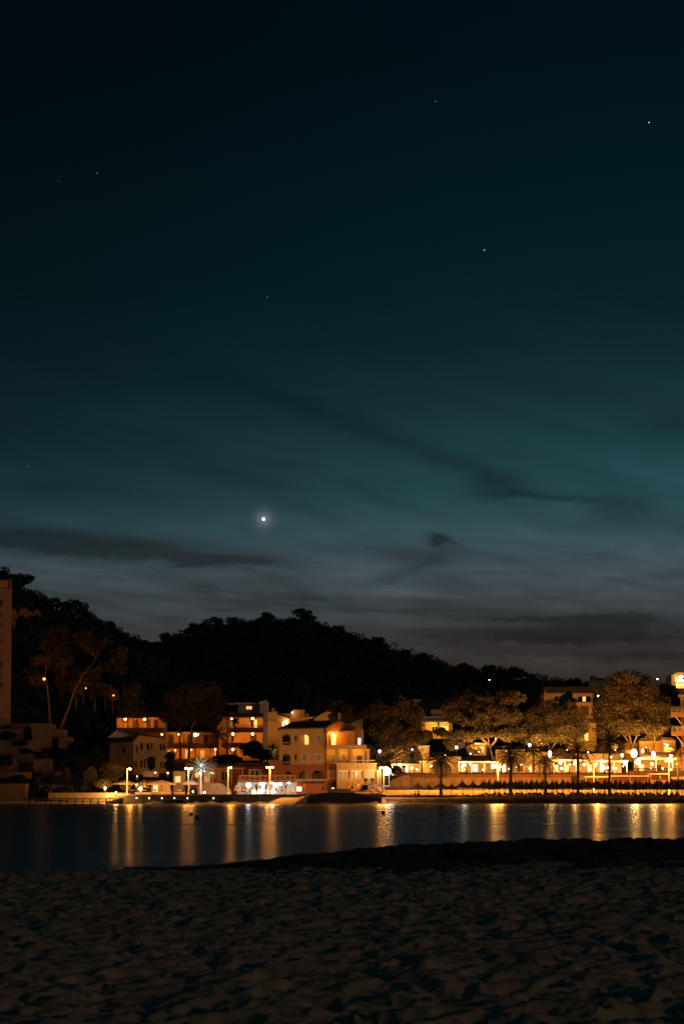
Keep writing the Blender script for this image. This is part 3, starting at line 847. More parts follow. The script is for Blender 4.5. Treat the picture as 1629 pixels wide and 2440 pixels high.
plight(P(800, 1752, Dg + 1.5), 160, SOD, .2, mh)
# slabs and columns
a = MB(); a.bpx(777, 1775, 873, 1784.5, Dm - 1.3, 7.2); a.build('balcony_parapet', stucco_cream, mh)
for x in (800, 833, 866): slab(mh, 'column', x, 1784.5, x + (4.5 if x < 860 else 4), 1820, Dm - 1.15, .3, stucco_cream)
a = MB(); a.bpx(777, 1784.5, 880, 1820, Dm + 1.6, .3); a.bpx(799, 1784.5, 801, 1820, Dm - .8, 2.4).bpx(829, 1784.5, 832, 1820, Dm - .8, 2.4)
a.build('loggia_wall', stucco_ochre, mh)
for r_ in ((790, 1796, 798, 1818), (813, 1795, 823, 1811)): win(mh, *r_, Dm + 1.58, 'shutter')
win(mh, 851, 1802, 861, 1819, Dm + 1.58, 'closed'); win(mh, 868, 1790, 872, 1819, Dm + 1.58, 'closed')
plight(P(789, 1790, Dm + .2), 85, AMB, .12, mh); plight(P(816, 1790, Dm + .2), 120, AMB, .12, mh); plight(P(850, 1790, Dm + .2), 130, AMB, .12, mh); plight(P(874, 1792, Dm), 60, AMB, .12, mh)
# ground floor wing, lit by the street and an added fill light
a = MB(); a.bpx(777, 1820, 802, 1889, Dm - .6, 4); a.build('corner_wall', stucco_terra, mh)
a = MB(); a.wpx(802, 1820, 897, 1889, Dm - 2.3, .5, [(868, 1836, 893, 1870)]); a.bpx(802, 1821, 806, 1889, Dm - 1.8, 4); a.bpx(893, 1821, 897, 1889, Dm - 1.8, 4); a.bpx(806, 1820, 893, 1823, Dm - 1.8, 4)
a.bpx(806, 1823, 893, 1889, Dm + .6, .3); a.build('wing_wall', stucco_ochre, mh)
a = MB(); a.bpx(795, 1818.2, 897, 1820, Dm - 2.5, 2.2); a.build('balcony_slab', stucco_white, mh)
win(mh, 782, 1838, 797, 1854, Dm - .6, 'shutter')
def blinds(x0, x1):
    f = win(mh, x0, 1836, x1, 1855, Dm - 2.3, 'dark')
    a = MB(); a.bpx(x0, 1835.2, x1, 1840, Dm - 2.42, .1); a.build('blind_box', frame_white, f)
    a = MB(); n = 4
    for i in range(n): 
        w_ = (x1 - x0) / n
        a.bpx(x0 + i * w_ + .7, 1840.6, x0 + (i + 1) * w_ - 1.2, 1854.4, Dm - 2.39, .05)
    a.build('curtain', canvas_white, f)
    a = MB(); a.bpx(x1 + 1, 1837, x1 + 4.4, 1855, Dm - 2.36, .05); a.build('shutter', shutter_dark, f)
blinds(806, 828); blinds(837, 860)
a = MB()
for i in range(5): a.bpx(869 + i * 4.8, 1837, 872.6 + i * 4.8, 1869.5, Dm - 2.1, .08)
a.bpx(868, 1834.6, 893, 1837.6, Dm - 2.5, .12)
a.build('glazed_door', frame_white, mh)
a = MB()
for i in range(6): p = P(836 + i * 9.5, 1812, Dm - 2.3); a.box(p.x - .03, Dm - 2.32, P(0, 1818, Dm - 2.3).z, p.x + .03, Dm - 2.26, p.z)
a.bpx(835, 1811.2, 893, 1812.4, Dm - 2.35, .08)
a.build('railing', frame_white, mh)
a = MB()
for x in (808, 851, 872): a.bpx(x, 1828, x + 2.6, 1830, Dm - 2.4, .1)
a.build('vent', metal_dark, mh)
slab(mh, 'pilaster', 898, 1835, 903, 1870, Dm - 2.9, .5, stucco_white); slab(mh, 'pilaster', 905, 1832, 908, 1870, Dm - 2.9, .4, stucco_white)
wlamp(mh, 905, 1831, Dm - 3.4, 'warm', 420, .2)
plight(P(850, 1842, Dm - 6.5), 520, AMB, .2, mh)  # added fill light in front of the wing, no fixture
a = MB(); a.bpx(790, 1877.5, 796, 1881, Dm - .72, .1); a.build('basement_window', pane_white, mh)
for r_ in ((778, 1877), ):
    pass

# round white globe sign beside the café
gl = thing('globe_lamp', 'big glowing white globe on a short bracket beside the street lamp by the house', 'lamp', P(922, 1872, 404))
p = P(922, 1838, 404)
a = MB(); a.tube([P(922, 1874, 404), P(922, 1843, 404)], .06, 8); a.build('post', metal_dark, gl)
a = MB(); a.ball(p, .62, 16); a.build('globe', bulb_cool, gl, True)
plight(p + Vector((.6, -1.1, 0)), 260, (1, .88, .72), .4, gl, sea=True)
a = MB(); a.bpx(915, 1846, 927, 1873, 405, .1)
ob = thing('glass_booth', 'pale glass booth under the big glowing white globe', 'booth', P(921, 1874, 405))
b_ = MB()
for x in (914, 926): b_.bpx(x, 1847, x + 1, 1874, 405, .08).bpx(x, 1847, x + 1, 1874, 406.2, .08)
b_.bpx(913, 1845.8, 928, 1847, 404.9, 1.5); b_.bpx(913, 1872, 928, 1874, 404.9, 1.5); b_.build('frame', frame_white, ob)
a = MB(); a.bpx(915, 1847, 926, 1872, 406.1, .04); a.build('pane', glass_dark, ob)

# ------------------------------------------------------------ LEFT FARMHOUSE, seen on its corner
Dh = 432.0; kk = Dh / (F * 1.006)
cor = P(318, 1832, Dh)
fh = thing('gabled_house', 'pale two storey house seen on its corner, dark narrow windows and low tiled roof', 'house', cor)
def Lz(py): return P(318, py, Dh).z
AR = R(28); AL = R(180 - 42)
MR = Matrix.Translation((cor.x, Dh, 0)) @ Matrix.Rotation(AR, 4, 'Z')
ML = Matrix.Translation((cor.x, Dh, 0)) @ Matrix.Rotation(AL, 4, 'Z')
wR = (394 - 318) * kk / math.cos(AR) * 1.02; wL = (318 - 257) * kk / math.cos(R(42)) * 1.02
def uR(px): return (px - 318) * kk / math.cos(AR)
def uL(px): return (318 - px) * kk / math.cos(R(42))
a = MB(MR); zb = cor.z - 3
prof = [(0, zb), (wR, zb), (wR, Lz(1771)), (uR(387), Lz(1759)), (uR(331), Lz(1752)), (0, Lz(1764))]
a.prism([(x, 0, z) for x, z in prof], (0, 5.5, 0)); a.build('wall', stucco_cream, fh)
a = MB(ML); a.prism([(0, 0, zb), (wL, 0, zb), (wL, 0, Lz(1768)), (0, 0, Lz(1765))], (0, -7.5, 0)); a.build('side_wall', stucco_cream, fh)
a = MB(ML)
a.add([(-.4, .5, Lz(1765.5)), (wL + .4, .5, Lz(1768.5)), (wL - .6, -2.4, Lz(1757)), (-.2, -2.0, Lz(1752.5)), (-.4, .5, Lz(1766.5)), (wL + .4, .5, Lz(1769.5)), (wL - .6, -2.4, Lz(1759)), (-.2, -2.0, Lz(1754))],
      [(0, 1, 2, 3), (7, 6, 5, 4), (0, 4, 5, 1), (1, 5, 6, 2), (2, 6, 7, 3), (3, 7, 4, 0)])
rf = a.build('roof', roof_tile, fh)
a = MB(); a.ppx([(257, 1757.5), (279, 1739), (283, 1739.5), (324, 1751.5), (324, 1757)], Dh + 6, 5); a.build('upper_gable', stucco_white, fh)
a = MB(); a.ppx([(279, 1737), (300, 1742), (388, 1757), (388, 1760), (330, 1753), (283, 1740)], Dh + 5.3, 6); a.build('upper_roof', roof_tile, fh)
def fwin(M, u, x0, y0, x1, y1, kind):
    a0, a1 = sorted((u(x0), u(x1))); z0, z1 = Lz(y1), Lz(y0); s = -1 if M is MR else 1
    f = MB(M); t = .09
    def bb(m, xa, za, xb, zb_, d): m.box(xa, 0.003 * s, za, xb, d * s, zb_)
    bb(f, a0 - t, z0 - t, a0, z1 + t, .09); bb(f, a1, z0 - t, a1 + t, z1 + t, .09); bb(f, a0, z1, a1, z1 + t, .09); bb(f, a0, z0 - t, a1, z0, .09)
    fo_ = f.build('window', stucco_cream, fh)
    m = MB(M); m.box(a0, .005 * s, z0, a1, .03 * s, z1); m.build('pane', {'dark': glass_dark, 'closed': shutter_dark}[kind], fo_)
for r_ in ((323, 1777, 327, 1794, 'closed'), (333.5, 1771, 339, 1786, 'dark'), (348, 1771, 353, 1787, 'dark'), (358, 1771, 361, 1783, 'dark'), (378, 1773, 383, 1788, 'dark'), (385.5, 1773, 390, 1788, 'dark'),
           (322, 1812, 326, 1827, 'closed'), (333, 1812, 339, 1828, 'closed'), (342, 1808, 345.5, 1831, 'dark'), (353, 1813, 360, 1830, 'dark'), (379, 1815, 384, 1829, 'closed'), (386, 1815, 390, 1829, 'closed')):
    fwin(MR, uR, *r_)
fwin(ML, uL, 289, 1780, 299, 1794, 'dark')
# lamps over and beside this house
wlamp(fh, 386, 1750, Dh + 12.0, 'sod', 260, .16)

# ------------------------------------------------------------ LONG APARTMENT BUILDING BEHIND (lit balconies)
Da_ = 458.0
ab = thing('terraced_apartments', 'low apartment block with sodium lit balcony floors behind the corner house and pines', 'apartment block', P(400, 1812, Da_))
a = MB(); a.bpx(278, 1709, 392, 1815, Da_ + 2, 8); a.bpx(392, 1744, 560, 1815, Da_ + 2, 8); a.build('wall', stucco_orange, ab)
a = MB(); a.bpx(276, 1707.5, 347, 1711, Da_ - .4, 3); a.bpx(276, 1734, 392, 1745, Da_ - .2, 2.2); a.bpx(385, 1771, 560, 1783, Da_ - .2, 2.2); a.bpx(378, 1808, 500, 1822, Da_ - .2, 2.2); a.build('balcony_parapet', stucco_terra, ab)
for x in (346, 392, 437, 470, 520): slab(ab, 'column', x, 1745, x + 2.4, 1771, Da_ - .15, .3, stucco_orange)
for x in (392, 430, 465, 500): slab(ab, 'column', x, 1783, x + 2.6, 1808, Da_ - .15, .3, stucco_orange)
for x in (277, 317, 338): slab(ab, 'column', x, 1711, x + 2, 1734, Da_ - .15, .3, stucco_orange)
for x0 in (404, 448, 486, 536): win(ab, x0, 1752, x0 + 9, 1771, Da_ + 1.98, 'closed')
for x0 in (398, 442, 478, 512): win(ab, x0, 1788, x0 + 9, 1808, Da_ + 1.98, 'dim')
for x0 in (322, 350, 368): win(ab, x0, 1716, x0 + 7, 1734, Da_ + 1.98, 'closed')
win(ab, 462, 1747, 472, 1755, Da_ + 1.98, 'white')
for (x, y, pw, kd) in ((299, 1714, 240, 'sod'), (345, 1714, 240, 'sod'), (426, 1750, 150, 'sod'), (472, 1750, 200, 'warm'), (456, 1787, 170, 'sod'), (418, 1788, 130, 'sod'), (514, 1786, 240, 'sod'), (431, 1714, 30, 'warm')):
    wlamp(ab, x, y, Da_ + .6, kd, pw, .24 if pw > 200 else .14)

Db = 452.0
bb_ = thing('apartment_tower', 'stepped apartment building with penthouse, long balconies and a tall white side wall', 'apartment block', P(580, 1800, Db))
a = MB(); a.bpx(545, 1699, 626, 1812, Db + 2.2, 9); a.bpx(518, 1712, 545, 1812, Db + 3.4, 8); a.build('wall', stucco_orange, bb_)
a = MB(); a.bpx(567, 1676.5, 617, 1699, Db + 1.6, 6); a.build('penthouse', concrete, bb_)
a = MB(); a.bpx(541, 1676, 568, 1678.3, Db + 1.2, 5); a.bpx(560, 1674.5, 621, 1677, Db + .9, 8); a.build('roof_slab', stucco_white, bb_)
a = MB(); a.bpx(560, 1699, 628, 1706, Db - .3, 3); a.build('roof', roof_dark, bb_)
a = MB(); a.ppx([(619, 1672), (632, 1668), (636, 1670), (636, 1815), (627, 1815), (627, 1699), (619, 1699)], Db - .5, 11); a.build('side_wall', stucco_white, bb_)
a = MB(); a.bpx(548, 1733.5, 628, 1745, Db - .3, 2.4); a.bpx(528, 1770, 580, 1781, Db - .3, 2.4); a.bpx(515, 1706.5, 628, 1709.5, Db - .1, 2.4); a.build('balcony_parapet', stucco_terra, bb_)
a = MB(); a.bpx(628 - 60, 1728, 628, 1729, Db - .25, .05); a.bpx(556, 1730.5, 628, 1731.3, Db - .25, .05); a.build('railing', metal_grey, bb_)
win(bb_, 587, 1683, 600, 1690, Db + 1.58, 'lit')
for x0, y0, y1, kd in ((554, 1715, 1733, 'dark'), (597, 1713, 1733, 'dark'), (606, 1715, 1733, 'lit'), (597, 1751, 1768, 'closed'), (604, 1751, 1768, 'closed'), (551, 1750, 1768, 'dark'), (556, 1787, 1800, 'closed')):
    win(bb_, x0, y0, x0 + 6, y1, Db + 2.18, kd)
for (x, y, pw, kd) in ((602, 1712, 250, 'sod'), (602, 1749, 250, 'sod'), (555, 1749, 230, 'sod'), (555, 1786, 240, 'sod'), (552, 1713, 90, 'warm')):
    wlamp(bb_, x, y, Db + .9, kd, pw, .25 if pw > 200 else .15)

# yellow house between the block and the main house
yh = thing('narrow_house', 'narrow ochre house with chimney wedged between the white side wall and apricot house', 'house', P(660, 1800, 436))
a = MB(); a.bpx(637, 1717, 666, 1812, 436, 6); a.bpx(659, 1700, 690, 1800, 438, 7); a.ppx([(637, 1717), (637, 1699), (648, 1695), (659, 1695), (659, 1717)], 436.3, 6); a.build('wall', stucco_ochre, yh)
a = MB(); a.bpx(647, 1688, 654, 1697, 437.6, 1.2).bpx(646, 1686.5, 655, 1688, 437.5, 1.4); a.build('chimney', stucco_orange, yh)
a = MB(); a.ppx([(658, 1702), (690, 1712), (690, 1709), (664, 1698), (658, 1698)], 437.6, 7); a.build('roof', roof_tile, yh)
for x0 in (673, 681): win(yh, x0, 1720, x0 + 4, 1732, 438, 'white')
plight(P(652, 1790, 430.5), 420, SOD, .2, yh); wlamp(yh, 682, 1718, 437.8, 'warm', 60, .13)
plight(P(652, 1740, 430.5), 200, SOD, .2, yh)

ch = thing('rooftop_house', 'boxy orange stair house rising behind the apricot house roof', 'house', P(710, 1720, 446))
a = MB(); a.bpx(697, 1691, 726, 1730, 446, 4).bpx(689, 1701, 697, 1730, 446.4, 4).bpx(726, 1701, 736, 1730, 446.4, 4); a.build('wall', stucco_orange, ch)
a = MB(); a.bpx(696, 1689.8, 727, 1691.2, 445.9, 4.2); a.build('roof', roof_dark, ch)
a = MB(); a.ppx([(690, 1717.5), (745, 1707), (745, 1712), (690, 1721)], 444, 2); a.build('terrace_wall', stucco_ochre, ch)
wlamp(ch, 696, 1698, 445.6, 'warm', 50, .12); plight(P(712, 1712, 440), 170, SOD, .2, ch)
p = thing('tiled_cottage', 'small cottage with lit gable below the brown trees', 'house', P(775, 1715, 468))
a = MB(); a.ppx([(746, 1712), (779, 1694.5), (800, 1701), (800, 1722), (746, 1722)], 468, 6); a.build('wall', stucco_ochre, p)
a = MB(); a.ppx([(744, 1712), (779, 1692.5), (802, 1700), (802, 1702), (779, 1694.6), (744, 1714)], 467.5, 7); a.build('roof', roof_tile, p)
plight(P(772, 1711, 464), 130, SOD, .15, p)
p = thing('dark_roofed_house', 'unlit house with dark roof, chimney and one pale wall behind the gable terrace', 'house', P(830, 1735, 440))
a = MB(); a.bpx(783, 1704, 812, 1735, 441, 6); a.build('side_wall', concrete_dark, p)
a = MB(); a.bpx(834, 1709, 864, 1740, 440, 6); a.build('wall', stucco_cream, p)
a = MB(); a.ppx([(780, 1704), (790, 1699), (812, 1700), (812, 1706), (780, 1706)], 440.6, 7); a.ppx([(812, 1701), (840, 1702), (866, 1707.5), (866, 1709.5), (812, 1735)], 439.6, 7); a.build('roof', roof_tile, p)
a = MB(); a.bpx(805, 1700, 812, 1716, 439.2, 1.0).bpx(804, 1698.5, 813, 1700.2, 439.1, 1.2); a.build('chimney', stucco_orange, p)

# ------------------------------------------------------------ BUILDINGS ON THE RIGHT
hs_ = thing('villa', 'flat roofed villa with amber lit porch between two big pines', 'house', P(1040, 1745, 470))
a = MB(); a.bpx(1004, 1721, 1076, 1760, 473, 8); a.build('wall', stucco_ochre, hs_)
a = MB(); a.bpx(1008, 1706.5, 1062, 1717.5, 471, 9); a.bpx(1026, 1691, 1058, 1706.5, 473, 5); a.build('upper_storey', concrete, hs_)
a = MB(); a.bpx(1003, 1717.5, 1068, 1720.5, 469, 11); a.build('roof_slab', stucco_white, hs_)
a = MB(); a.bpx(1012, 1691, 1026, 1706.5, 474, 4); a.build('roof_box', roof_dark, hs_)
a = MB(); a.bpx(1054, 1679, 1066, 1691, 475, 3); a.build('chimney', stucco_white, hs_)
for x in (1008, 1042, 1070): slab(hs_, 'column', x, 1721, x + 4, 1750, 470, .4, stucco_ochre)
win(hs_, 1029, 1731, 1041, 1748, 472.98, 'dark'); win(hs_, 1050, 1731, 1066, 1748, 472.98, 'dim')
plight(P(1030, 1728, 471), 330, AMB, .2, hs_); plight(P(1062, 1728, 471), 330, AMB, .2, hs_)
lowr = block('garden_house', 'amber lit garden house with slatted blind left of the beach palm', 'house', 995, 1779, 1022, 1812, 448, 5, stucco_ochre)
slab(lowr, 'roof', 993, 1776.5, 1024, 1779, 447.6, 6, stucco_white); win(lowr, 999, 1781, 1012, 1791, 448, 'shutter'); plight(P(1008, 1795, 444), 220, AMB, .2, lowr)
ow = block('annex', 'bright orange gable wall glowing just left of the beach palm', 'house', 1006, 1812, 1030, 1846, 440, 4, stucco_ochre)
a = MB(); a.ppx([(1004, 1813), (1024, 1803), (1032, 1813)], 439.9, 4.2); a.build('roof', roof_tile, ow); plight(P(1018, 1826, 436.5), 260, SOD, .2, ow)
p = block('hill_house', 'small pale house high on the wooded slope behind the pines', 'house', 975, 1666, 1004, 1685, 540, 7, stucco_white)
slab(p, 'roof', 973, 1664.6, 1006, 1666, 539.6, 8, roof_dark); win(p, 981, 1671, 987, 1678, 540, 'dark'); win(p, 992, 1671, 998, 1678, 540, 'dark')
p = block('back_house', 'amber wall with white porch glimpsed under the pine canopy', 'house', 1126, 1775, 1162, 1812, 452, 5, stucco_ochre)
slab(p, 'porch_roof', 1130, 1770, 1160, 1774, 450.5, 4, stucco_white); slab(p, 'post', 1152, 1774, 1155, 1806, 451, .3, stucco_white); plight(P(1140, 1780, 449.5), 240, WARM, .2, p)
win(p, 1138, 1779, 1150, 1792, 452, 'lit')

rh = thing('hillside_hotel', 'long amber hotel wing with dark overhanging roof and one lit window among the pines', 'hotel', P(1360, 1745, 478))
a = MB(); a.bpx(1296, 1651, 1412, 1758, 478, 9); a.build('wall', stucco_cream, rh)
a = MB(); a.bpx(1293, 1636, 1416, 1651, 477.2, 10); a.build('roof', roof_dark, rh)
a = MB(); a.ppx([(1296, 1651), (1296, 1643), (1299, 1651)], 476.9, 1); a.build('roof_finial', stucco_white, rh)
w_ = win(rh, 1376, 1659, 1406, 1672, 478, 'dark'); slab(w_, 'lit_curtain', 1387, 1660, 1394.5, 1671.4, 477.9, .04, pane_lit)
slab(rh, 'balcony_slab', 1372, 1674, 1408, 1679, 476.5, 1.5, stucco_cream)
win(rh, 1320, 1659, 1340, 1672, 478, 'dark'); win(rh, 1384, 1684, 1400, 1704, 478, 'closed')
plight(P(1390, 1712, 471), 1100, AMB, .3, rh); plight(P(1340, 1690, 470), 700, AMB, .3, rh)
p = thing('roof_pavilion', 'amber pavilion with steep dark roof below the hillside hotel', 'house', P(1400, 1745, 466))
a = MB(); a.bpx(1352, 1722, 1420, 1790, 466, 6); a.build('wall', stucco_ochre, p)
a = MB(); a.ppx([(1396, 1722), (1403, 1712), (1414, 1712), (1420, 1722)], 465.5, 6); a.ppx([(1350, 1743), (1400, 1741), (1400, 1745), (1350, 1746)], 465.2, 2); a.build('roof', roof_tile, p)
win(p, 1378, 1749, 1386, 1765, 466, 'lit'); win(p, 1392, 1747, 1400, 1765, 466, 'lit'); plight(P(1385, 1762, 461), 500, AMB, .25, p); plight(P(1408, 1730, 461), 300, AMB, .25, p)
p = thing('roof_tanks_building', 'dark flat topped building with water tanks on the skyline left of the giant tree', 'building', P(1430, 1640, 520))
a = MB(); a.bpx(1402, 1622, 1440, 1665, 520, 10); a.build('wall', concrete, p)
a = MB(); a.bpx(1408, 1611, 1420, 1622, 521, 3).bpx(1422, 1615, 1432, 1622, 522, 3); a.build('water_tank', concrete_dark, p)
a = MB(); a.bpx(1435, 1615.5, 1445, 1630, 521, 4); a.build('stair_head', concrete_dark, p)

tb = thing('hilltop_block', 'brightly lit white building on the skyline at the right edge', 'building', P(1615, 1630, 500))
a = MB(); a.ppx([(1598, 1608), (1609, 1603.5), (1609, 1634), (1598, 1634)], 500, 8); a.bpx(1609.2, 1604, 1700, 1640, 501.5, 8); a.build('wall', stucco_white, tb)
a = MB(); a.bpx(1609, 1602, 1700, 1611, 500.6, 8); a.build('roof', roof_dark, tb)
win(tb, 1612, 1613, 1618, 1619, 501.5, 'dark'); win(tb, 1625, 1613, 1634, 1619, 501.5, 'dark')
a = MB(); a.bpx(1609, 1620.5, 1700, 1623, 500.8, .2); a.build('balcony_rail', frame_white, tb)
wlamp(tb, 1621, 1613, 500.5, 'warm', 900, .34); wlamp(tb, 1621, 1621, 500.5, 'warm', 500, .26); plight(P(1602, 1618, 495), 500, AMB, .3, tb)

Dr = 430.0
ra = thing('balcony_block', 'orange apartment block with stacked railed balconies at the right edge', 'apartment block', P(1612, 1850, Dr))
a = MB(); a.bpx(1617, 1652, 1760, 1900, Dr + 2.2, 9); a.bpx(1619, 1640, 1760, 1652, Dr + 3.5, 7); a.build('wall', stucco_orange, ra)
a = MB(); a.bpx(1613, 1655, 1760, 1659, Dr + .8, 3); a.build('roof_slab', stucco_cream, ra)
for (x0, y0, y1, tp) in ((1597, 1696, 1708, 1684), (1598, 1742, 1753, 1730), (1611, 1838, 1848, 1826)):
    bl = slab(ra, 'balcony', x0, y0, 1760, y1, Dr, 2.3, stucco_orange)
    a = MB(); n_ = 12
    for i in range(n_): a.bpx(x0 + 1 + i * 13, tp, x0 + 2.6 + i * 13, y0, Dr + .05, .12)
    for j in range(4): a.bpx(x0 + .5, tp + j * (y0 - tp) / 4, 1760, tp + j * (y0 - tp) / 4 + 1.1, Dr + .08, .06)
    a.build('railing', metal_grey, bl)
a = MB(); a.ppx([(1606, 1708), (1609, 1708), (1623, 1727), (1620, 1727)], Dr + 1, 1.2); a.ppx([(1607, 1753), (1610, 1753), (1625, 1772), (1622, 1772)], Dr + 1, 1.2); a.build('stair_stringer', stucco_white, ra)
ra.rotation_euler = (0, 0, R(-8.0))
plight(P(1610, 1775, Dr - 4), 700, SOD, .3, ra); plight(P(1640, 1720, Dr - 6), 700, SOD, .3, ra); plight(P(1635, 1860, Dr - 5), 300, SOD, .3, ra)

yb = thing('restaurant_building', 'floodlit yellow restaurant building with low dark roof behind the twin tree trunks', 'restaurant', P(1560, 1812, 452))
a = MB(); a.bpx(1522, 1766, 1576, 1815, 452, 7); a.bpx(1577.5, 1764, 1608, 1815, 451, 7); a.bpx(1484, 1770, 1522, 1815, 454, 6); a.build('wall', stucco_ochre, yb)
a = MB(); a.ppx([(1518, 1766), (1527, 1758), (1560, 1758), (1568, 1766)], 451.5, 8); a.ppx([(1570, 1764), (1576, 1757), (1600, 1758), (1610, 1764)], 450.6, 8); a.ppx([(1470, 1796), (1484, 1788), (1508, 1788), (1520, 1797)], 447, 5); a.build('roof', roof_tile, yb)
for x0, x1, y0, y1, kd in ((1527, 1532, 1785, 1794, 'white'), (1536, 1546, 1784, 1795, 'dark'), (1581, 1591, 1773, 1779, 'white')): win(yb, x0, y0, x1, y1, 452 if x1 < 1577 else 451, kd)
a = MB(); a.bpx(1582, 1781, 1606, 1815, 448.5, 2.4); a.build('bay', stucco_white, yb)
for x, y, pw in ((1530, 1800, 600), (1560, 1775, 700), (1590, 1790, 650), (1500, 1790, 500)): plight(P(x, y, 446.5), pw, AMB, .3, yb)

# ------------------------------------------------------------ STONE WALLS, TERRACES AND QUAYS (right)
def retaining(name, label, x0, y0, x1, y1, D, depth, m, cap=None, cat='retaining wall', capm=None):
    r_ = thing(name, label, cat, P((x0 + x1) / 2, y1, D))
    a = MB(); a.bpx(x0, y0, x1, y1, D, depth); a.build('masonry', m, r_)
    if cap:
        a = MB(); a.bpx(x0, y0 - cap, x1, y0, D - .08, depth + .1); a.build('coping', capm or m, r_)
    return r_
for i, (x0, x1, yt, D, lb) in enumerate(((985, 1098, 1803, 446, 'ochre garden wall behind the first palm'), (1180, 1250, 1786, 447, 'ochre garden wall left of the star like lamp'), (1251, 1332, 1792, 446, 'ochre garden wall behind the blazing trunk floodlight'), (1333, 1480, 1796, 446, 'long ochre garden wall behind the scalloped pavilion'))):
    retaining('garden_wall', lb, x0, yt, x1, 1850, D, .4, stucco_ochre, 1.2, capm=roof_tile, cat='wall')
rw = retaining('stone_wall', 'long rubble stone retaining wall with terracotta parapet under the lit restaurants', 930, 1853, 1500, 1892, 424.5, 1.2, stone)
slab(rw, 'parapet', 941, 1845, 1497, 1853, 424.6, .5, stucco_terra)
slab(rw, 'buttress', 963, 1868, 977, 1892, 423.4, 1.1, concrete); slab(rw, 'niche_door', 1361, 1848, 1374, 1880, 424.2, .3, wood_dark)
rw2 = retaining('stone_wall', 'taller reddish stone wall with a picket fence on top at the right', 1500, 1837, 1640, 1892, 424, 1.4, stone_red)
a = MB()
for i in range(44):
    x = 1506 + i * 2.6; a.bpx(x, 1829 + (0.8 if i % 2 else 0), x + 1.3, 1837, 424.3, .08)
a.bpx(1505, 1831, 1621, 1832, 424.4, .05); a.build('picket_fence', wood_dark, rw2)
# ramp wall to the left end of the terrace
a = MB()
rp = thing('ramp_wall', 'sloping stone ramp wall climbing from the café to the restaurant terrace', 'wall', P(945, 1880, 423))
a.ppx([(915, 1880), (915, 1864), (935, 1858), (960, 1848), (975, 1846), (975, 1892), (915, 1892)], 422.6, 1.2); a.build('masonry', stone, rp)
tf = MB(); zt = 4.62
tf.box(P(935, 1850, 425.8).x, 425.75, 4.0, P(1640, 1850, 425.8).x, 447, zt)
t_ = tf.build('restaurant_terrace_paving', concrete); t_['kind'] = 'structure'
# low promenade wall and bright bench line
pw_ = retaining('promenade_wall', 'low amber lit promenade wall behind the thatched parasols', 914, 1884, 1640, 1893.5, 416, .5, stucco_ochre, 1.4, capm=stucco_white)
pm_ = MB(); pm_.box(P(905, 1890, 416.5).x, 416.5, 1.0, P(1660, 1890, 416.5).x, 424, 1.42)
o = pm_.build('promenade', concrete); o['kind'] = 'structure'
bw = retaining('beach_edge_wall', 'pale low kerb wall at the left end of the far beach', 903, 1895, 1040, 1899, 411, .6, stucco_white)
# horizontal awnings on the promenade at the right
for (x0, x1, y, lb) in ((1393, 1452, 1851, 'left dark beach kiosk with white roof edge below the terrace wall'), (1453, 1546, 1849, 'middle long beach kiosk with white roof edge below the terrace wall'), (1548, 1594, 1844, 'right beach kiosk with white roof edge below the stone wall')):
    r_ = thing('beach_kiosk', lb, 'kiosk', P((x0 + x1) / 2, 1886, 419))
    slab(r_, 'roof', x0, y - 1, x1, y + 1.2, 418, 4.5, stucco_white); slab(r_, 'wall', x0 + 3, y + 1.2, x1 - 3, 1889, 419.5, 2.5, stucco_terra)
    for x in (x0 + 1, (x0 + x1) / 2, x1 - 2): slab(r_, 'post', x, y + 1.2, x + 1.2, 1890, 418.2, .1, metal_grey)
    slab(r_, 'counter', x0 + 6, 1872, x1 - 6, 1875, 418.9, .6, wood)
gw = retaining('glass_balustrade_terrace', 'low raised deck with white edge at the foot of the balcony block', 1598, 1853, 1700, 1858, 421, 3, concrete, 1.5, capm=stucco_white, cat='deck')
plight(P(1625, 1848, 419), 160, WARM, .1, gw)

# ------------------------------------------------------------ LEFT QUAY, SEAWALLS, SLIPWAY
Dq = 388.0
a = MB(); z0 = P(300, 1893.5, Dq).z
xl, xr = P(284, 1900, Dq).x, P(712, 1900, Dq).x
a.box(xl, Dq + .6, -1, xr, 409, z0 - .02); o = a.build('quay_paving', concrete); o['kind'] = 'structure'
sw = thing('quay_wall', 'long dark quay wall with bright coping and small round lights at the waterline', 'wall', P(500, 1915, Dq))
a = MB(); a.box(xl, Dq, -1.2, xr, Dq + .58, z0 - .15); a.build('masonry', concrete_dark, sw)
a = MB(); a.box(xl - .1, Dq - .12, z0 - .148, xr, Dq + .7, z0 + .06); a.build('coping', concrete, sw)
a = MB(); a.bpx(553, 1897, 712, 1918, Dq - .1, .08); a.build('facing_panel', concrete, sw)
for x in (326, 356, 386, 416, 447, 509):
    a = MB(); p = P(x, 1902, Dq); a.ball((p.x, Dq - .06, p.z), .07, 8); a.build('marker_light', bulb_warm, sw, True)
lp = thing('landing_platform', 'low concrete landing platform against the quay wall', 'platform', P(416, 1915, Dq - 2))
slab(lp, 'deck', 386, 1904, 446, 1906.5, Dq - 2.2, 2.0, concrete); slab(lp, 'pier', 437, 1906.5, 446, 1920, Dq - 2.1, .9, stone)
a = MB(); a.bpx(388, 1906.5, 390, 1920, Dq - 2.1, .3); a.build('post', concrete, lp)
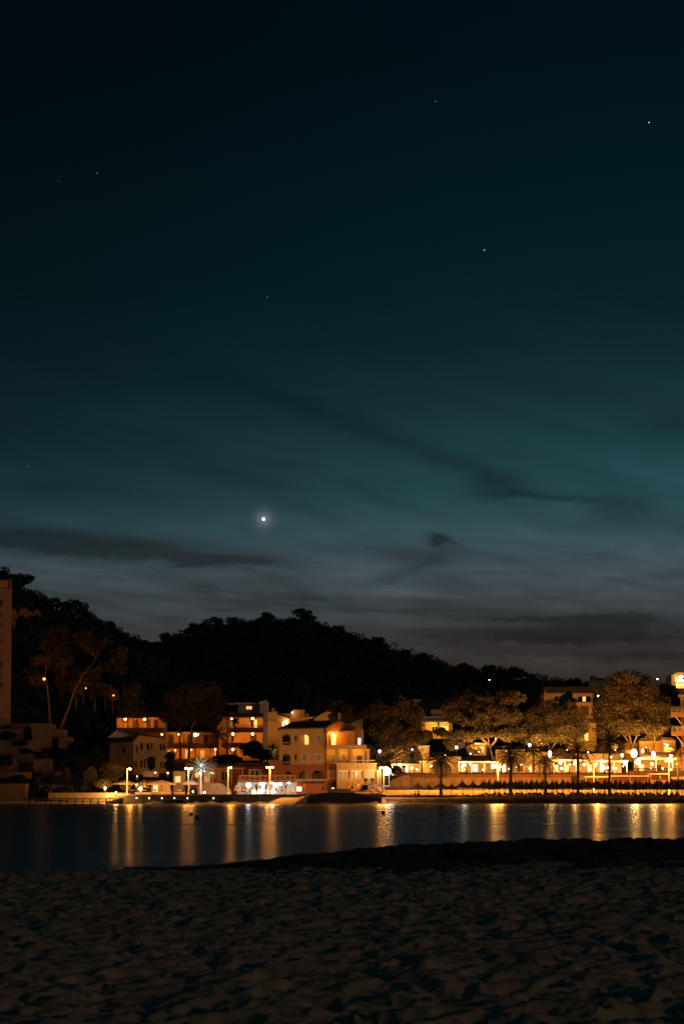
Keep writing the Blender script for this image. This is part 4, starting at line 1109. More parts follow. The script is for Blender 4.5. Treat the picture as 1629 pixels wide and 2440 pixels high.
# slipway (wedge of bright sand coloured concrete)
sl_ = thing('slipway', 'pale concrete slipway sloping into the water below the lit bar', 'slipway', P(690, 1910, Dq - 3))
A, B, C2, D2 = P(636, 1913.5, 383.5), P(700, 1917.5, 380.5), P(737, 1892, 390.5), P(692, 1892, 390.5)
pts = [A, B, C2, D2]; a = MB(); a.add(pts + [Vector((q.x, q.y, -1.2)) for q in pts], [(0, 1, 2, 3), (0, 4, 5, 1), (1, 5, 6, 2), (2, 6, 7, 3), (3, 7, 4, 0), (4, 7, 6, 5)])
a.build('ramp', mat('pale_slipway_concrete', (.6, .5, .38), .9, .3, 1.0, .01, 6), sl_)
a = MB(); pts = [B + Vector((.1, 0, .25)), B + Vector((.5, 0, .25)), C2 + Vector((.5, 0, .25)), C2 + Vector((.1, 0, .25))]
a.add(pts + [Vector((q.x, q.y, -1.2)) for q in pts], [(0, 1, 2, 3), (0, 4, 5, 1), (1, 5, 6, 2), (2, 6, 7, 3), (3, 7, 4, 0), (4, 7, 6, 5)]); a.build('side_wall', concrete_dark, sl_)
# curved dark seawall in front of the main house
cw = thing('curved_seawall', 'dark seawall with gently arched top in front of the apricot house', 'wall', P(810, 1908, Dq))
a = MB(); top = [(711, 1903), (735, 1897), (765, 1890.5), (800, 1889), (840, 1890), (870, 1894.5), (905, 1902)]
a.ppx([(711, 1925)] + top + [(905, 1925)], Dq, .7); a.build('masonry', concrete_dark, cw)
a = MB()
for i in range(len(top) - 1):
    (x0, y0), (x1, y1) = top[i], top[i + 1]
    a.ppx([(x0, y0 - 1.2), (x1, y1 - 1.2), (x1, y1), (x0, y0)], Dq - .06, .8)
a.build('coping', stone, cw)
for (x0, x1) in ((777, 797), (800, 809)):
    slab(cw, 'faded_panel', x0, 1893, x1, 1898.5, Dq - .03, .028, mat('faded_paint', (0.2, 0.16, 0.13), .9, .6, 6))
a = MB(); a.box(P(711, 0, Dq).x, Dq + .7, -1, P(906, 0, Dq).x, 410, 1.55); o = a.build('seafront_paving', concrete); o['kind'] = 'structure'
# rock shelf at the foot of these walls
Xs, Ys = np.meshgrid(np.linspace(P(250, 0, 386).x, XQ + 3, 260), np.linspace(384.0, 388.0, 16))
Zs = -0.25 + 0.5 * smooth(Ys, 385.0, 388) + 0.5 * (vnoise(Xs * 1.3, Ys * 1.3, 81) - .5) * smooth(Ys, 384.5, 386)
o = gridmesh('shore_rocks', Xs, Ys, Zs, mat('wet_rock', (0.16, 0.12, 0.09), .6, .5, 2, .04, 6)); o['kind'] = 'structure'
bw2 = retaining('seafront_bench_wall', 'bright low sitting wall behind the dark seawall, people sitting on it', 845, 1887, 901, 1890.5, 393, .5, stucco_ochre)

# wooden jetty at the left
jt = thing('jetty', 'long wooden jetty on thin posts at the left shore', 'jetty', P(180, 1915, 384))
a = MB(); a.bpx(70, 1902.2, 290, 1904.6, 382, 2.2); a.build('deck', wood, jt)
jrnd = [70, 87, 108, 122, 143, 161, 180, 198, 217, 235, 253, 271, 289]
a = MB(); a.bpx(109, 1906.5, 162, 1908, 381.8, .12); a.build('lower_rail', wood, jt)
for x in jrnd:
    a = MB(); q = P(x, 1904, 382.1); a.box(q.x - .09, 382.02, -1.2, q.x + .09, 382.2, q.z - .01); a.build('post', wood, jt)
st = thing('jetty_steps', 'short steps leading from the quay down to the jetty', 'steps', P(270, 1915, 386))
a = MB()
for i in range(6): a.bpx(252 + i * 7, 1912 - i * 2.2, 259 + i * 7, 1925, 385 + .1, 2.2)
a.build('flight', concrete, st)
for (x0, y0, x1, y1, D, dp, m, nm, lb) in (
    (116, 1890, 300, 1902, 392, 14, stone, 'terrace_wall', 'pale stone terrace wall behind the wooden jetty'),
    (93, 1872, 172, 1900, 400, 3, stone_red, 'terrace_wall', 'reddish wall with bright coping behind shrubs above the jetty'),
    (0, 1867, 62, 1917, 394, 5, stone_red, 'rock_wall', 'rounded rough stone wall at the left edge near the water'),
    (0, 1840, 70, 1849, 402, 4, stone_red, 'terrace_wall', 'thin low terrace wall above the rounded stone wall'),
    (101, 1839, 150, 1850, 408, 3, stone_red, 'terrace_wall', 'thin terrace wall right of the small reddish cube wall'),
    (80, 1808, 120, 1835, 410, 4, stone_red, 'wall_block', 'small reddish cube shaped wall in the dark garden'),
    (-40, 1809, 40, 1833, 412, 3, stone_red, 'terrace_wall', 'stone wall overgrown by a dark shrub at the left edge'),
    (-60, 1763, 68, 1809, 418, 8, stone_red, 'retaining_wall', 'big square stone wall below the tower'),
    (68, 1764, 92, 1785, 420, 6, stone_red, 'terrace_wall', 'small stone wall right of the big square wall'),
    (-60, 1737, 78, 1763, 426, 8, stone_red, 'retaining_wall', 'wide stone wall step directly under the tower'),
    (76, 1723.5, 121, 1776, 424, 8, stone_red, 'retaining_wall', 'tall stone block at the foot of the two leaning trunks'),
    (127, 1738, 152, 1776, 427, 6, stone_red, 'terrace_wall', 'stone wall right of the leaning trunks'),
    (140, 1756, 168, 1778, 425, 5, stone_red, 'terrace_wall', 'low stone wall step right of the leaning trunks'),
    (25, 1722.5, 68, 1735, 431, 5, stone_red, 'parapet_wall', 'low parapet wall at the right foot of the tower')):
    retaining(nm, lb, x0, y0, x1, y1 + 6, D, dp, m, 1.0 if 'coping' in lb or 'pale' in lb else None, cat='stone wall')

# brick tower with vertical lettering
Dt = 434.0
tw = thing('hotel_tower', 'tall reddish tower with crenellated top and vertical lettering at the left edge', 'tower', P(28, 1736, Dt))
a = MB(); q = (Dt / F)
a.prism([P(-150, 1405, Dt), P(29.5, 1406, Dt), P(26, 1700, Dt), P(-150, 1700, Dt)], (0, 12, 0)); a.build('shaft', mat('tower_render', (0.36, 0.20, 0.13), .9, .2, 1.2, .01, 8, kind='streak'), tw)
a = MB(); a.bpx(-150, 1700, 25.6, 1742, Dt - .15, 12.3); a.build('base', mat('tower_base_stone', (0.42, 0.25, 0.16), .9, .25, 1.5, .02, 5), tw)
a = MB(); a.bpx(-150, 1404, 30.5, 1406.4, Dt - .2, 12.4); a.build('string_course', stucco_orange, tw)
a = MB(); a.bpx(-150, 1384, 22, 1404, Dt + .3, 11.4)
for i in range(30): a.bpx(18 - i * 5.2, 1381.5, 21 - i * 5.2, 1384, Dt + .3, .5)
a.build('parapet', stucco_orange, tw)
a = MB(); a.bpx(22, 1381, 29, 1404, Dt, 1); a.bpx(21.6, 1379.5, 23.4, 1381, Dt, .9).bpx(27.8, 1379.5, 30, 1381, Dt, .9); a.build('corner_pier', stucco_terra, tw)
def letters(txt, px, py, D, hpx, m, root, vertical=26.0, face_off=.12):
    for i, ch_ in enumerate(txt):
        if ch_ == ' ': continue
        cu = bpy.data.curves.new('letter', 'FONT'); cu.body = ch_; cu.size = hpx * D / F * 1.35; cu.extrude = .08; cu.align_x = 'CENTER'; cu.align_y = 'CENTER'
        ob = bpy.data.objects.new('tmp', cu); COL.objects.link(ob)
        dg = bpy.context.evaluated_depsgraph_get(); me = bpy.data.meshes.new_from_object(ob.evaluated_get(dg)); bpy.data.objects.remove(ob)
        q = P(px, py + i * vertical, D)
        me.transform(Matrix.Translation(Vector((q.x, D - face_off, q.z)) - ORG[root.name]) @ Matrix.Rotation(math.pi / 2, 4, 'X'))
        link('letter', me, m, root)
letters("MAR Y ORO", -1, 1438, Dt, 17, metal_dark, tw, vertical=24.4)
tw.rotation_euler = (0, 0, R(8.0))     # its right flank points along the street towards the far beach
rk = thing('castle_ruin', 'small reddish rocky ruin wall lit on the dark slope right of the tower top', 'ruin', P(60, 1470, 560))
a = MB(); a.ppx([(28, 1452), (36, 1450), (41, 1462), (41, 1475), (28, 1478)], 560, 3); a.ppx([(44, 1462), (50, 1450), (60, 1449), (70, 1455), (82, 1460), (89, 1450), (96, 1460), (95, 1472), (90, 1463), (84, 1468), (70, 1466), (62, 1474), (58, 1467), (44, 1466)], 561, 3); a.ppx([(28, 1480), (38, 1478), (33, 1500)], 560.5, 2)
a.build('masonry', stone_red, rk); plight(P(64, 1466, 554), 120, RED, .4, rk); plight(P(35, 1464, 555), 70, RED, .4, rk)

# ------------------------------------------------------------ LIT BAR UNDER THE TERRACE (white light)
br = thing('beach_bar', 'open beach bar blazing with white light under a flat terrace roof', 'bar', P(640, 1892, 402))
slab(br, 'roof', 566, 1859, 782, 1862, 400, 9, concrete); slab(br, 'back_wall', 566, 1862, 706, 1893, 406, .4, stucco_white); slab(br, 'side_wall', 704, 1862, 778, 1893, 402.5, 6, stucco_orange)
for x in (567, 612, 676, 703): slab(br, 'post', x, 1862, x + 2, 1893, 400.4, .25, metal_grey)
a = MB(); a.bpx(600, 1882, 660, 1892, 403.4, .7); a.build('counter', canvas_white, br)
a = MB(); a.bpx(624, 1863, 634, 1892, 402.2, .3).bpx(651, 1866, 662, 1892, 402, .25); a.build('curtain', mat('grey_curtain', (.35, .34, .36), .9, .4, 3), br)
a = MB(); a.bpx(566, 1861.8, 704, 1864.3, 399.9, .3); a.build('awning_valance', canvas_brown, br)
for i in range(5): slab(br, 'shelf', 604 + i * 14, 1871 + (i % 2) * 2, 614 + i * 14, 1872 + (i % 2) * 2, 405.6, .4, wood)
for x, y, kd, pw in ((592, 1871, 'cool', 420), (648, 1864, 'cool', 300), (688, 1864, 'cool', 300), (622, 1868, 'cool', 240), (668, 1868, 'cool', 220)):
    p = P(x, y, 402)
    a = MB(); a.tube([p + Vector((0, 0, .6)), p], .02, 4); o = a.build('pendant', metal_dark, br); a = MB(); a.ball(p, .24 if x != 592 else .42, 12); a.build('bulb', bulb_cool, o, True)
    plight(p + Vector((0, -.7, -.2)), pw, (1, .93, .80), .25, br, sea=x in (592, 648))
# terrace deck railing above it
tr = thing('terrace_railing', 'thin white glass railing on the flat roof above the white lit bar', 'railing', P(680, 1859, 400))
a = MB(); a.bpx(572, 1848, 703, 1848.8, 400.3, .06).bpx(703, 1856.6, 782, 1857.4, 400.3, .06)
for i in range(12): a.bpx(572 + i * 11.9, 1848, 572.6 + i * 11.9, 1859, 400.3, .05)
for i in range(6): a.bpx(703 + i * 15.5, 1857, 703.6 + i * 15.5, 1859.5, 400.3, .05)
a.build('frame', frame_white, tr)
ph = thing('pergola_house', 'low house with tiled pergola roof and wooden posts left of the street lamp', 'house', P(530, 1885, 412))
a = MB(); a.bpx(455, 1832, 640, 1893, 418, 5); a.bpx(566, 1846, 645, 1860, 412, 6); a.build('wall', stucco_terra, ph)
a = MB(); a.ppx([(452, 1829), (452, 1825), (584, 1824), (586, 1829)], 411.2, 7); a.ppx([(586, 1832), (586, 1828), (648, 1826), (648, 1830)], 411, 6); a.build('roof', roof_tile, ph)
for x in (458, 480, 505, 519, 550, 576, 592, 620): slab(ph, 'post', x, 1832.6, x + 3.2, 1892, 411.6, .3, stucco_orange)
slab(ph, 'beam', 452, 1829.5, 585, 1832.6, 411.5, .25, stucco_orange)
win(ph, 597, 1835, 617, 1850, 411.98, 'dark'); win(ph, 527, 1838, 545, 1860, 417.98, 'dark'); win(ph, 466, 1840, 476, 1852, 417.98, 'lit'); win(ph, 487, 1838, 500, 1864, 417.98, 'dim')
plight(P(490, 1845, 414.5), 120, SOD, .15, ph); plight(P(560, 1840, 407), 90, SOD, .15, ph)
pb = retaining('rubble_mound', 'sloping rubble stone wall beside the white lit palm', 470, 1866, 525, 1893, 405, 3, stone, cat='stone wall')
a = MB(); a.ppx([(525, 1866), (548, 1880), (552, 1893), (525, 1893)], 405, 3); a.build('sloping_end', stone, pb)
# white sculpture, lit box and signboard
p = thing('white_boulder', 'rounded white boulder glowing beside the bar', 'boulder', P(695, 1891, 396)); q = P(695, 1884.5, 396)
a = MB(); a.ball((q.x, q.y, q.z), .42, 12, 0.95); o = a.build('rock', stucco_white, p, True)
p = thing('menu_lightbox', 'white glowing menu box on legs right of the bar', 'sign', P(712, 1892, 396))
slab(p, 'lit_face', 707, 1875, 718, 1885, 396, .3, pane_white)
[slab(p, 'leg', x, 1885, x + .7, 1893, 396.1, .1, metal_dark) for x in (708, 712, 716)]; plight(P(712, 1880, 395), 60, WARM, .2, p)
p = thing('notice_board', 'dark rectangular notice board on two posts behind the seawall', 'notice board', P(867, 1890, 389))
slab(p, 'panel', 862, 1870.5, 875, 1881.5, 389, .12, metal_dark); slab(p, 'post', 861.2, 1870, 862.2, 1905, 388.95, .1, metal_grey); slab(p, 'post', 875, 1870, 876, 1893, 388.95, .1, metal_grey)
for i, x in enumerate((883, 890.5, 899)):
    p = thing('litter_bin', ['leftmost', 'middle', 'rightmost'][i] + ' of three dark round topped bins by the dark seawall', 'bin', P(x, 1903, 390), 'round topped bins by the seawall')
    q = P(x, 1903, 390); a = MB(); a.lathe([(.20, 0), (.23, .15), (.24, .62)], q, 12); a.build('body', metal_dark, p); a = MB(); a.lathe([(.26, .60), (.25, .72), (.16, .84), (.03, .88)], q, 12); a.build('lid', metal_dark, p)

# ------------------------------------------------------------ STREET LAMPS
def street_lamp_proto(H, arms, kind, name, label, power, hr=.16, glob=.17, col=None, group='street lamps along the shore'):
    r_ = thing(name, label, 'street lamp', (0, 0, 0), group)
    a = MB(); a.lathe([(.22, 0), (.22, .12), (.12, .2), (.10, .6), (.075, H)], (0, 0, 0), 10); a.build('pole', paint_white, r_)
    for s in arms:
        a = MB(); a.tube([(0, 0, H - .1), (s * .25, -.02, H + .02), (s * .42, -.04, H + .02)], .04, 6); ar = a.build('arm', metal_grey, r_)
        a = MB(); a.lathe([(.04, .10), (.11, .05), (.13, .0)], (s * .45, -.05, H + .02), 10); a.build('lamp_cap', metal_grey, ar)
        a = MB(); a.ball((s * .45, -.05, H - .08), glob, 10); a.build('bulb', BULB[kind], ar, True)
        plight((s * .48, -.42, H - .22), power, col or LCOL[kind], hr, r_, sea=True)
    return r_
lamps = [(303, 1893, 1831, 389.5, (1,), 'warm', 'lone white street lamp at the left end of the quay, by the steps'),
         (449, 1893, 1830, 389.5, (-1, 1), 'warm', 'white street lamp just left of the white lit palm'),
         (543, 1893, 1828, 389.5, (1,), 'warm', 'white street lamp on the quay left of the blazing bar'),
         (642.5, 1892, 1827, 389.5, (-1, 1), 'sod', 'white street lamp standing in front of the blazing bar'),
         (914, 1893, 1828, 392, (-1, 1), 'warm', 'white street lamp beside the big glowing globe'),
         (1186, 1893, 1826, 414, (-1, 1), 'warm', 'white street lamp between two beach palms, left of the thick palm trunk'),
         (1414, 1893, 1819, 415, (1,), 'warm', 'white street lamp between the two right hand beach palms'),
         (1593, 1893, 1812, 415, (-1, 1), 'warm', 'white street lamp nearest the balcony block')]
for (px, pb_, pt, D, arms, kd, lb) in lamps:
    b0 = P(px, pb_, D); H = P(px, pt, D).z - b0.z
    r_ = street_lamp_proto(H, arms, kd, 'street_lamp', lb, (4800 if D > 410 else (3600 if px in (642.5, 914) else 1500)) / len(arms), col=(1.0, .34, .045))
    r_.location = b0
# lamps in the wood on the left hillside
for (px, py, D, pw, lb, r0) in ((106, 1618, 432, 420, 'brightest deep orange lamp in the dark wood left of the leaning trunks', .24), (205, 1640, 452, 180, 'small orange woodland lamp just right of the leaning trunk', .13),
                            (271, 1657, 456, 220, 'orange woodland lamp in the middle of the slope', .15), (322, 1673, 462, 70, 'faint orange woodland lamp lowest on the slope', .12)):
    q = P(px, py, D); g0 = max(gz(px, D), q.z - 9)
    r_ = thing('woodland_lamp', lb, 'lamp', (q.x, D, g0), 'orange lamps in the wood')
    a = MB(); a.tube([(q.x, D, g0 - .5), (q.x, D, q.z - .1)], .05, 6); a.build('pole', metal_dark, r_)
    a = MB(); a.ball((q.x, D - .1, q.z), r0, 10); a.build('bulb', bulb_red if px < 300 else bulb_sod, r_, True)
    plight((q.x, D - .5 - r0, q.z), pw * .12, RED, .15, r_, sea=True)
    l_ = plight((q.x + .1, D + .5, q.z + .1), pw * 0.6, RED, .15, r_, spot=R(165)); l_.rotation_euler = (R(100), 0, 0)

# ------------------------------------------------------------ RESTAURANT PAVILIONS on the terrace
def pavilion(label, x0, x1, ye, D, depth, nlamps, seed, power=170, hip=True):
    r = random.Random(seed); base = P((x0 + x1) / 2, 1850, D)
    root = thing('restaurant_pavilion', label, 'pavilion', base)
    X0, X1 = P(x0, ye, D).x, P(x1, ye, D).x; zt = P(0, ye, D).z; zf = 4.63
    a = MB(); a.box(X0 - .2, D - .3, zt - .28, X1 + .2, D + depth, zt); a.build('roof_slab', canvas, root)
    if hip:
        a = MB(); zr = zt + 1.1
        a.add([(X0, D + .5, zt + .003), (X1, D + .5, zt + .003), (X1, D + depth, zt + .003), (X0, D + depth, zt + .003), (X0 + 2, D + depth / 2, zr), (X1 - 2, D + depth / 2, zr)], [(0, 1, 5, 4), (1, 2, 5), (2, 3, 4, 5), (3, 0, 4), (0, 3, 2, 1)])
        a.build('hip_roof', roof_tile, root)
    a = MB(); a.box(X0, D + depth - .3, zf, X1, D + depth, zt - .29); a.build('back_wall', stucco_ochre, root)
    n = max(3, int((X1 - X0) / 2.6))
    for i in range(n + 1):
        x = X0 + (X1 - X0) * i / n
        a = MB(); a.box(x - .08, D - .1, zf, x + .08, D + .06, zt - .29); a.build('post', paint_white, root)
    for i in range(n - 1):
        x = X0 + (X1 - X0) * (i + .5) / n; kd = r.choice(['white', 'lit', 'dark', 'blue', 'lit', 'white'])
        m = {'white': pane_white, 'lit': pane_lit, 'dark': shutter_dark, 'blue': pane_blue}[kd]
        a = MB(); a.box(x - .4, D + depth - .36, zf + .7, x + r.uniform(.2, .6), D + depth - .31, zf + 2.0); a.build('lit_opening', m, root)
    for i in range(nlamps):
        x = X0 + (X1 - X0) * (i + r.uniform(.3, .7)) / nlamps; z = zf + r.uniform(1.15, 2.25); y = D + r.uniform(.1, 3.2)
        a = MB(); a.tube([(x, y, zt - .29), (x, y, z)], .02, 4); o = a.build('pendant', metal_dark, root)
        a = MB(); a.ball((x, y, z - .1), r.choice((.07, .09, .12, .2)), 10); a.build('bulb', r.choice([bulb_warm, bulb_warm, bulb_sod, bulb_cool]), o, True)
        plight((x + .3, y - .45, z - .25), power, AMB if i % 3 else WARM, .2, root)
    return root
for i, x in enumerate([925 + 24.5 * k_ + (k_ * 37 % 23) for k_ in range(29)]):  # bollards put in to brighten the promenade wall behind the parasols
    q = P(x, 1886, 415.3); z_ = 1.3
    r_ = thing('added_bollard_light', 'added low bollard light brightening the promenade wall behind the thatched parasols', 'bollard light', (q.x, 415.3, z_), 'added bollard lights along the promenade wall')
    a = MB(); a.lathe([(.07, 0), (.07, .42)], (q.x, 415.3, z_), 8); a.build('post', metal_dark, r_); a = MB(); a.ball((q.x, 415.3, z_ + .5), .03, 8); a.build('bulb', bulb_sod, r_, True)
    plight((q.x, 413.9, z_ + .65), 170, AMB, .12, r_)
pavilion('long white roofed restaurant pavilion between the beach palm and thick palm trunk', 1093, 1183, 1814, 431, 8, 5, 1)
pavilion('restaurant pavilion half hidden behind the two middle beach palms', 1190, 1300, 1818, 430, 8, 7, 2, hip=False)
pavilion('restaurant pavilion with scalloped white roof edge behind the third palm', 1318, 1398, 1810, 431, 8, 5, 3)
pavilion('restaurant pavilion with bluish lit glazing behind the right hand palm', 1400, 1492, 1812, 430, 9, 7, 4, hip=False)
pavilion('low restaurant pavilion on top of the reddish stone wall', 1522, 1640, 1806, 433, 8, 7, 5, 220)
pavilion('small lit café pavilion under the pines right of the glowing globe', 934, 1000, 1820, 434, 5, 5, 6, 110, hip=False)

# uplights that flood the tree trunks and palms
def uplight(label, px, py, D, kind, power, r=.22, group='floodlights on the terrace', tall=0.0):
    q = P(px, py, D); r *= .62 if r > .3 else .9
    root = thing('floodlight', label, 'floodlight', (q.x, D, q.z - .5), group)
    a = MB(); a.box(q.x - .22, D - .1, q.z - .55, q.x + .22, D + .2, q.z - .3); a.tube([(q.x, D + .05, q.z - 1.6), (q.x, D + .05, q.z - .5)], .03, 5); a.build('housing', metal_dark, root)
    a = MB(); a.ball((q.x, D, q.z), r, 12, 1.0 + tall); a.build('lens', BULB[kind], root, True)
    plight((q.x, D - .45 - r, q.z + .1), power * (1.6 if kind == 'warm' else .8), (1.0, .46, .11) if kind == 'warm' else ((1.0, .72, .42) if D > 425 else LCOL[kind]), r, root, sea=px in (277, 335, 957, 1105, 1173, 1309, 1368, 1434, 1509, 1555))
    return root
for a_ in [('tall glowing floodlight at the trunk of the pine right of the globe lamp', 957, 1792, 436, 'warm', 900, .34, None, 1.0), ('second lower floodlight under that same pine, beside the café', 952, 1822, 433, 'warm', 700, .42, None, -.2),
           ('round white lamp shining through the lower branches of the left pine', 904, 1790, 430, 'cool', 300, .24), ('small white garden light under the left pine', 982, 1786, 436, 'cool', 60, .1),
           ('white lamp high above the first restaurant pavilion', 1087, 1781, 440, 'cool', 300, .24), ('brilliant white star like lamp beneath the round pine', 1261, 1775, 438, 'cool', 600, .3),
           ('very tall blazing floodlight on the trunk behind the third palm', 1309, 1797, 432, 'warm', 1500, .46, None, 1.2), ('blazing floodlight beside the first pavilion end', 1173, 1826, 430, 'warm', 900, .4, None, .8),
           ('bright lamp by the first palm, under the long white roof', 1105, 1823, 430, 'cool', 500, .3), ('small lamp seen through the fronds of the first palm', 1026, 1825, 434, 'warm', 300, .2),
           ('bright lamp under the scalloped roof edge, left one', 1334, 1817, 430, 'warm', 600, .3), ('bright lamp under the scalloped roof edge, right one beside the palm trunk', 1368, 1820, 430, 'warm', 700, .34),
           ('lamp low on the terrace edge beside the right palm trunk', 1446, 1829, 429, 'cool', 300, .22), ('twin lamp cluster left of the right palm', 1434, 1814, 430, 'warm', 350, .24),
           ('bright lamp on the roof right of the right palm', 1481, 1799, 432, 'warm', 900, .38), ('starry lamp under the pavilion left of the stone wall', 1487, 1819, 430, 'warm', 600, .26),
           ('huge overexposed floodlight at the foot of the giant tree', 1509, 1795, 434, 'warm', 2600, .85, None, .5), ('second huge floodlight at the foot of the giant tree, lower left', 1518, 1816, 432, 'warm', 1600, .8, None, -.1),
           ('tall blazing floodlight at the thinner trunk left of the balcony block', 1555, 1798, 434, 'warm', 1900, .5, None, 1.0), ('lower blazing floodlight above the picket fence', 1552, 1820, 431, 'warm', 800, .36),
           ('white lamp by the pavilion near the balcony block', 1597, 1801, 433, 'warm', 700, .4)]:
    uplight(*a_)
uplight('small lamp at the quay steps above the jetty', 277, 1888, 387.2, 'warm', 800, .12, 'lamps by the jetty', 0)
uplight('small lamp low on the terrace wall behind the jetty', 262, 1896, 391, 'warm', 500, .1, 'lamps by the jetty', 0)
for gx, gy, gd in ((1060, 1800, 441), (1120, 1796, 441), (1218, 1800, 439), (1345, 1797, 441), (1400, 1792, 441), (1455, 1804, 440), (1000, 1815, 439), (1290, 1770, 455), (1180, 1760, 455)):  # amber lamps added to light the background behind the pavilions
    uplight('small amber lamp added to brighten the space behind the pavilions', gx, gy, gd, 'warm', 380, .12, 'amber lamps added behind the pavilions', 0)
for (x, y, D, pw, lb) in ((938, 1812, 440.5, 1700, 'left added floodlight pointing up into the left pine'), (988, 1808, 441, 1500, 'right added floodlight pointing up into the left pine'), (1140, 1790, 441, 2000, 'left added floodlight pointing up into the broad clumpy pine'), (1205, 1788, 441, 2000, 'right added floodlight pointing up into the broad clumpy pine'),
                          (1280, 1784, 444, 2000, 'left added floodlight pointing up into the round headed pine'), (1350, 1786, 444, 2000, 'right added floodlight pointing up into the round headed pine'), (1465, 1786, 445, 2600, 'left added floodlight pointing up into the giant tree'), (1538, 1780, 445, 2600, 'right added floodlight pointing up into the giant tree'), (1582, 1772, 447, 1200, 'added floodlight pointing up into the greyish olive tree')):
    q = P(x, y, D); root = thing('added_tree_floodlight', lb, 'floodlight', (q.x, D, q.z - .4), 'added floodlights under the big trees')  # extra fixtures added to brighten the crowns from below
    a = MB(); a.prism([(q.x - .2, D - .15, q.z - .3), (q.x + .2, D - .15, q.z - .3), (q.x + .2, D + .2, q.z - .05), (q.x - .2, D + .2, q.z - .05)], (0, .08, -.2)); a.build('housing', metal_dark, root)
    a = MB(); a.ball((q.x, D, q.z - .08), .1, 8, .5); a.build('lens', bulb_warm, root, True)
    l_ = plight((q.x, D, q.z + .15), pw, (1.0, .46, .10), .15, root, spot=R(120)); l_.rotation_euler = (R(152), 0, 0)
# small lights in the giant tree and on the hill
for (x, y, D, lb) in ((1512, 1630, 452, 'tiny white light in the upper crown of the giant tree'), (1565, 1618, 462, 'tiny white light right of the giant tree top'), (1424, 1658, 452, 'tiny dim light left in the giant tree'), (1165, 1620, 700, 'tiny light on the dark middle hill')):
    q = P(x, y, D); r_ = thing('fairy_light', lb, 'light', q)
    a = MB(); a.ball(q, .11 if D < 600 else .12, 8); a.build('bulb', bulb_cool, r_, True); a = MB(); a.tube([q + Vector((0, .2, -.6)), q + Vector((0, .05, 0))], .02, 4); a.build('stem', metal_dark, r_)

# ------------------------------------------------------------ THATCHED PARASOLS AND LOUNGERS ON THE FAR BEACH
def thatch_proto(seed, label, group):
    r = random.Random(seed); root = thing('thatched_parasol', label, 'parasol', (0, 0, 0), group)
    a = MB(); a.tube([(0, 0, -.3), (0, 0, 1.95)], .055, 7); a.build('pole', wood_dark, root)
    a = MB(); n = 26; vs = []; fs = []
    prof = [(0.06, 2.12), (.22, 1.98), (.45, 1.78), (.78, 1.60), (1.08, 1.47)]
    for (rad, z) in prof:
        for k_ in range(n):
            t = 2 * math.pi * k_ / n; j = r.uniform(-.05, .05) * (rad / 1.0)
            vs.append(((rad + j) * math.cos(t), (rad + j) * math.sin(t), z + r.uniform(-.025, .025)))
    for k_ in range(n):
        t = 2 * math.pi * k_ / n; vs.append(((1.02 + r.uniform(-.06, .1)) * math.cos(t), (1.02 + r.uniform(-.06, .1)) * math.sin(t), 1.33 + r.uniform(-.07, .06)))
    for i in range(len(prof)):
        for k_ in range(n):
            k2 = (k_ + 1) % n; fs.append((i * n + k_, (i + 1) * n + k_, (i + 1) * n + k2, i * n + k2))
    base_i = len(prof) * n
    vs.append((0, 0, 1.52)); c0 = len(vs) - 1
    for k_ in range(n): fs.append((base_i + k_, c0, base_i + (k_ + 1) % n))
    a.add(vs, fs)
    for k_ in range(9):
        t = r.uniform(0, 6.28); q = r.uniform(.05, .2)
        a.tube([(0, 0, 2.0), (math.cos(t) * q * .5, math.sin(t) * q * .5, 2.2), (math.cos(t) * q, math.sin(t) * q, 2.36 + r.uniform(-.1, .1))], [.05, .03, .008], 4)
    a.build('canopy', thatch, root)
    return root
GP = 'thatched parasols in rows on the far beach'
LBP = 'dark thatched parasol in the dense rows on the far beach'
protos_p = [thatch_proto(60 + i, LBP, GP) for i in range(3)]
used = [False] * 3
def put_parasol(px, D, label=None, s=1.0):
    i = rnd.randrange(3)
    q = P(px, 1890, D); z = float(np.interp(D, [388, 390, 398, 405, 414, 428], [-.02, .22, .72, 1.05, 1.35, 1.4]))
    loc = (q.x, D, z)
    if not used[i]: o = protos_p[i]; used[i] = True; o.location = loc
    else: o = copy_tree(protos_p[i], loc)
    if label: o['label'] = label
    o.rotation_euler = (R(rnd.uniform(-2, 2)), R(rnd.uniform(-2, 2)), rnd.uniform(0, 6.28)); o.scale = (s, s, 1.16 * s * rnd.uniform(.97, 1.05))
    return o
for px, s, lb in ((994, 1.0, 'leftmost thatched parasol on the far beach, two people sitting under it'), (1021, .9, 'second thatched parasol from the left'), (1049, 1.05, 'third thatched parasol, right at the palm trunk'),
                  (1075, .95, 'fourth thatched parasol, just right of the palm trunk'), (1101, 1.1, 'fifth thatched parasol from the left'), (1127, 1.05, 'sixth thatched parasol from the left'), (1150, 1.05, 'seventh thatched parasol from the left, where the rows thicken')):
    put_parasol(px, 400 + rnd.uniform(-.5, .5), lb, s)
for D, x0, st_, n_ in ((400, 1176, 25.5, 19), (403.5, 1162, 25, 20), (407, 1154, 24.6, 20), (410.5, 1168, 24.8, 19)):
    for i in range(n_): put_parasol(x0 + i * st_ + rnd.uniform(-2, 2), D + rnd.uniform(-.4, .4))
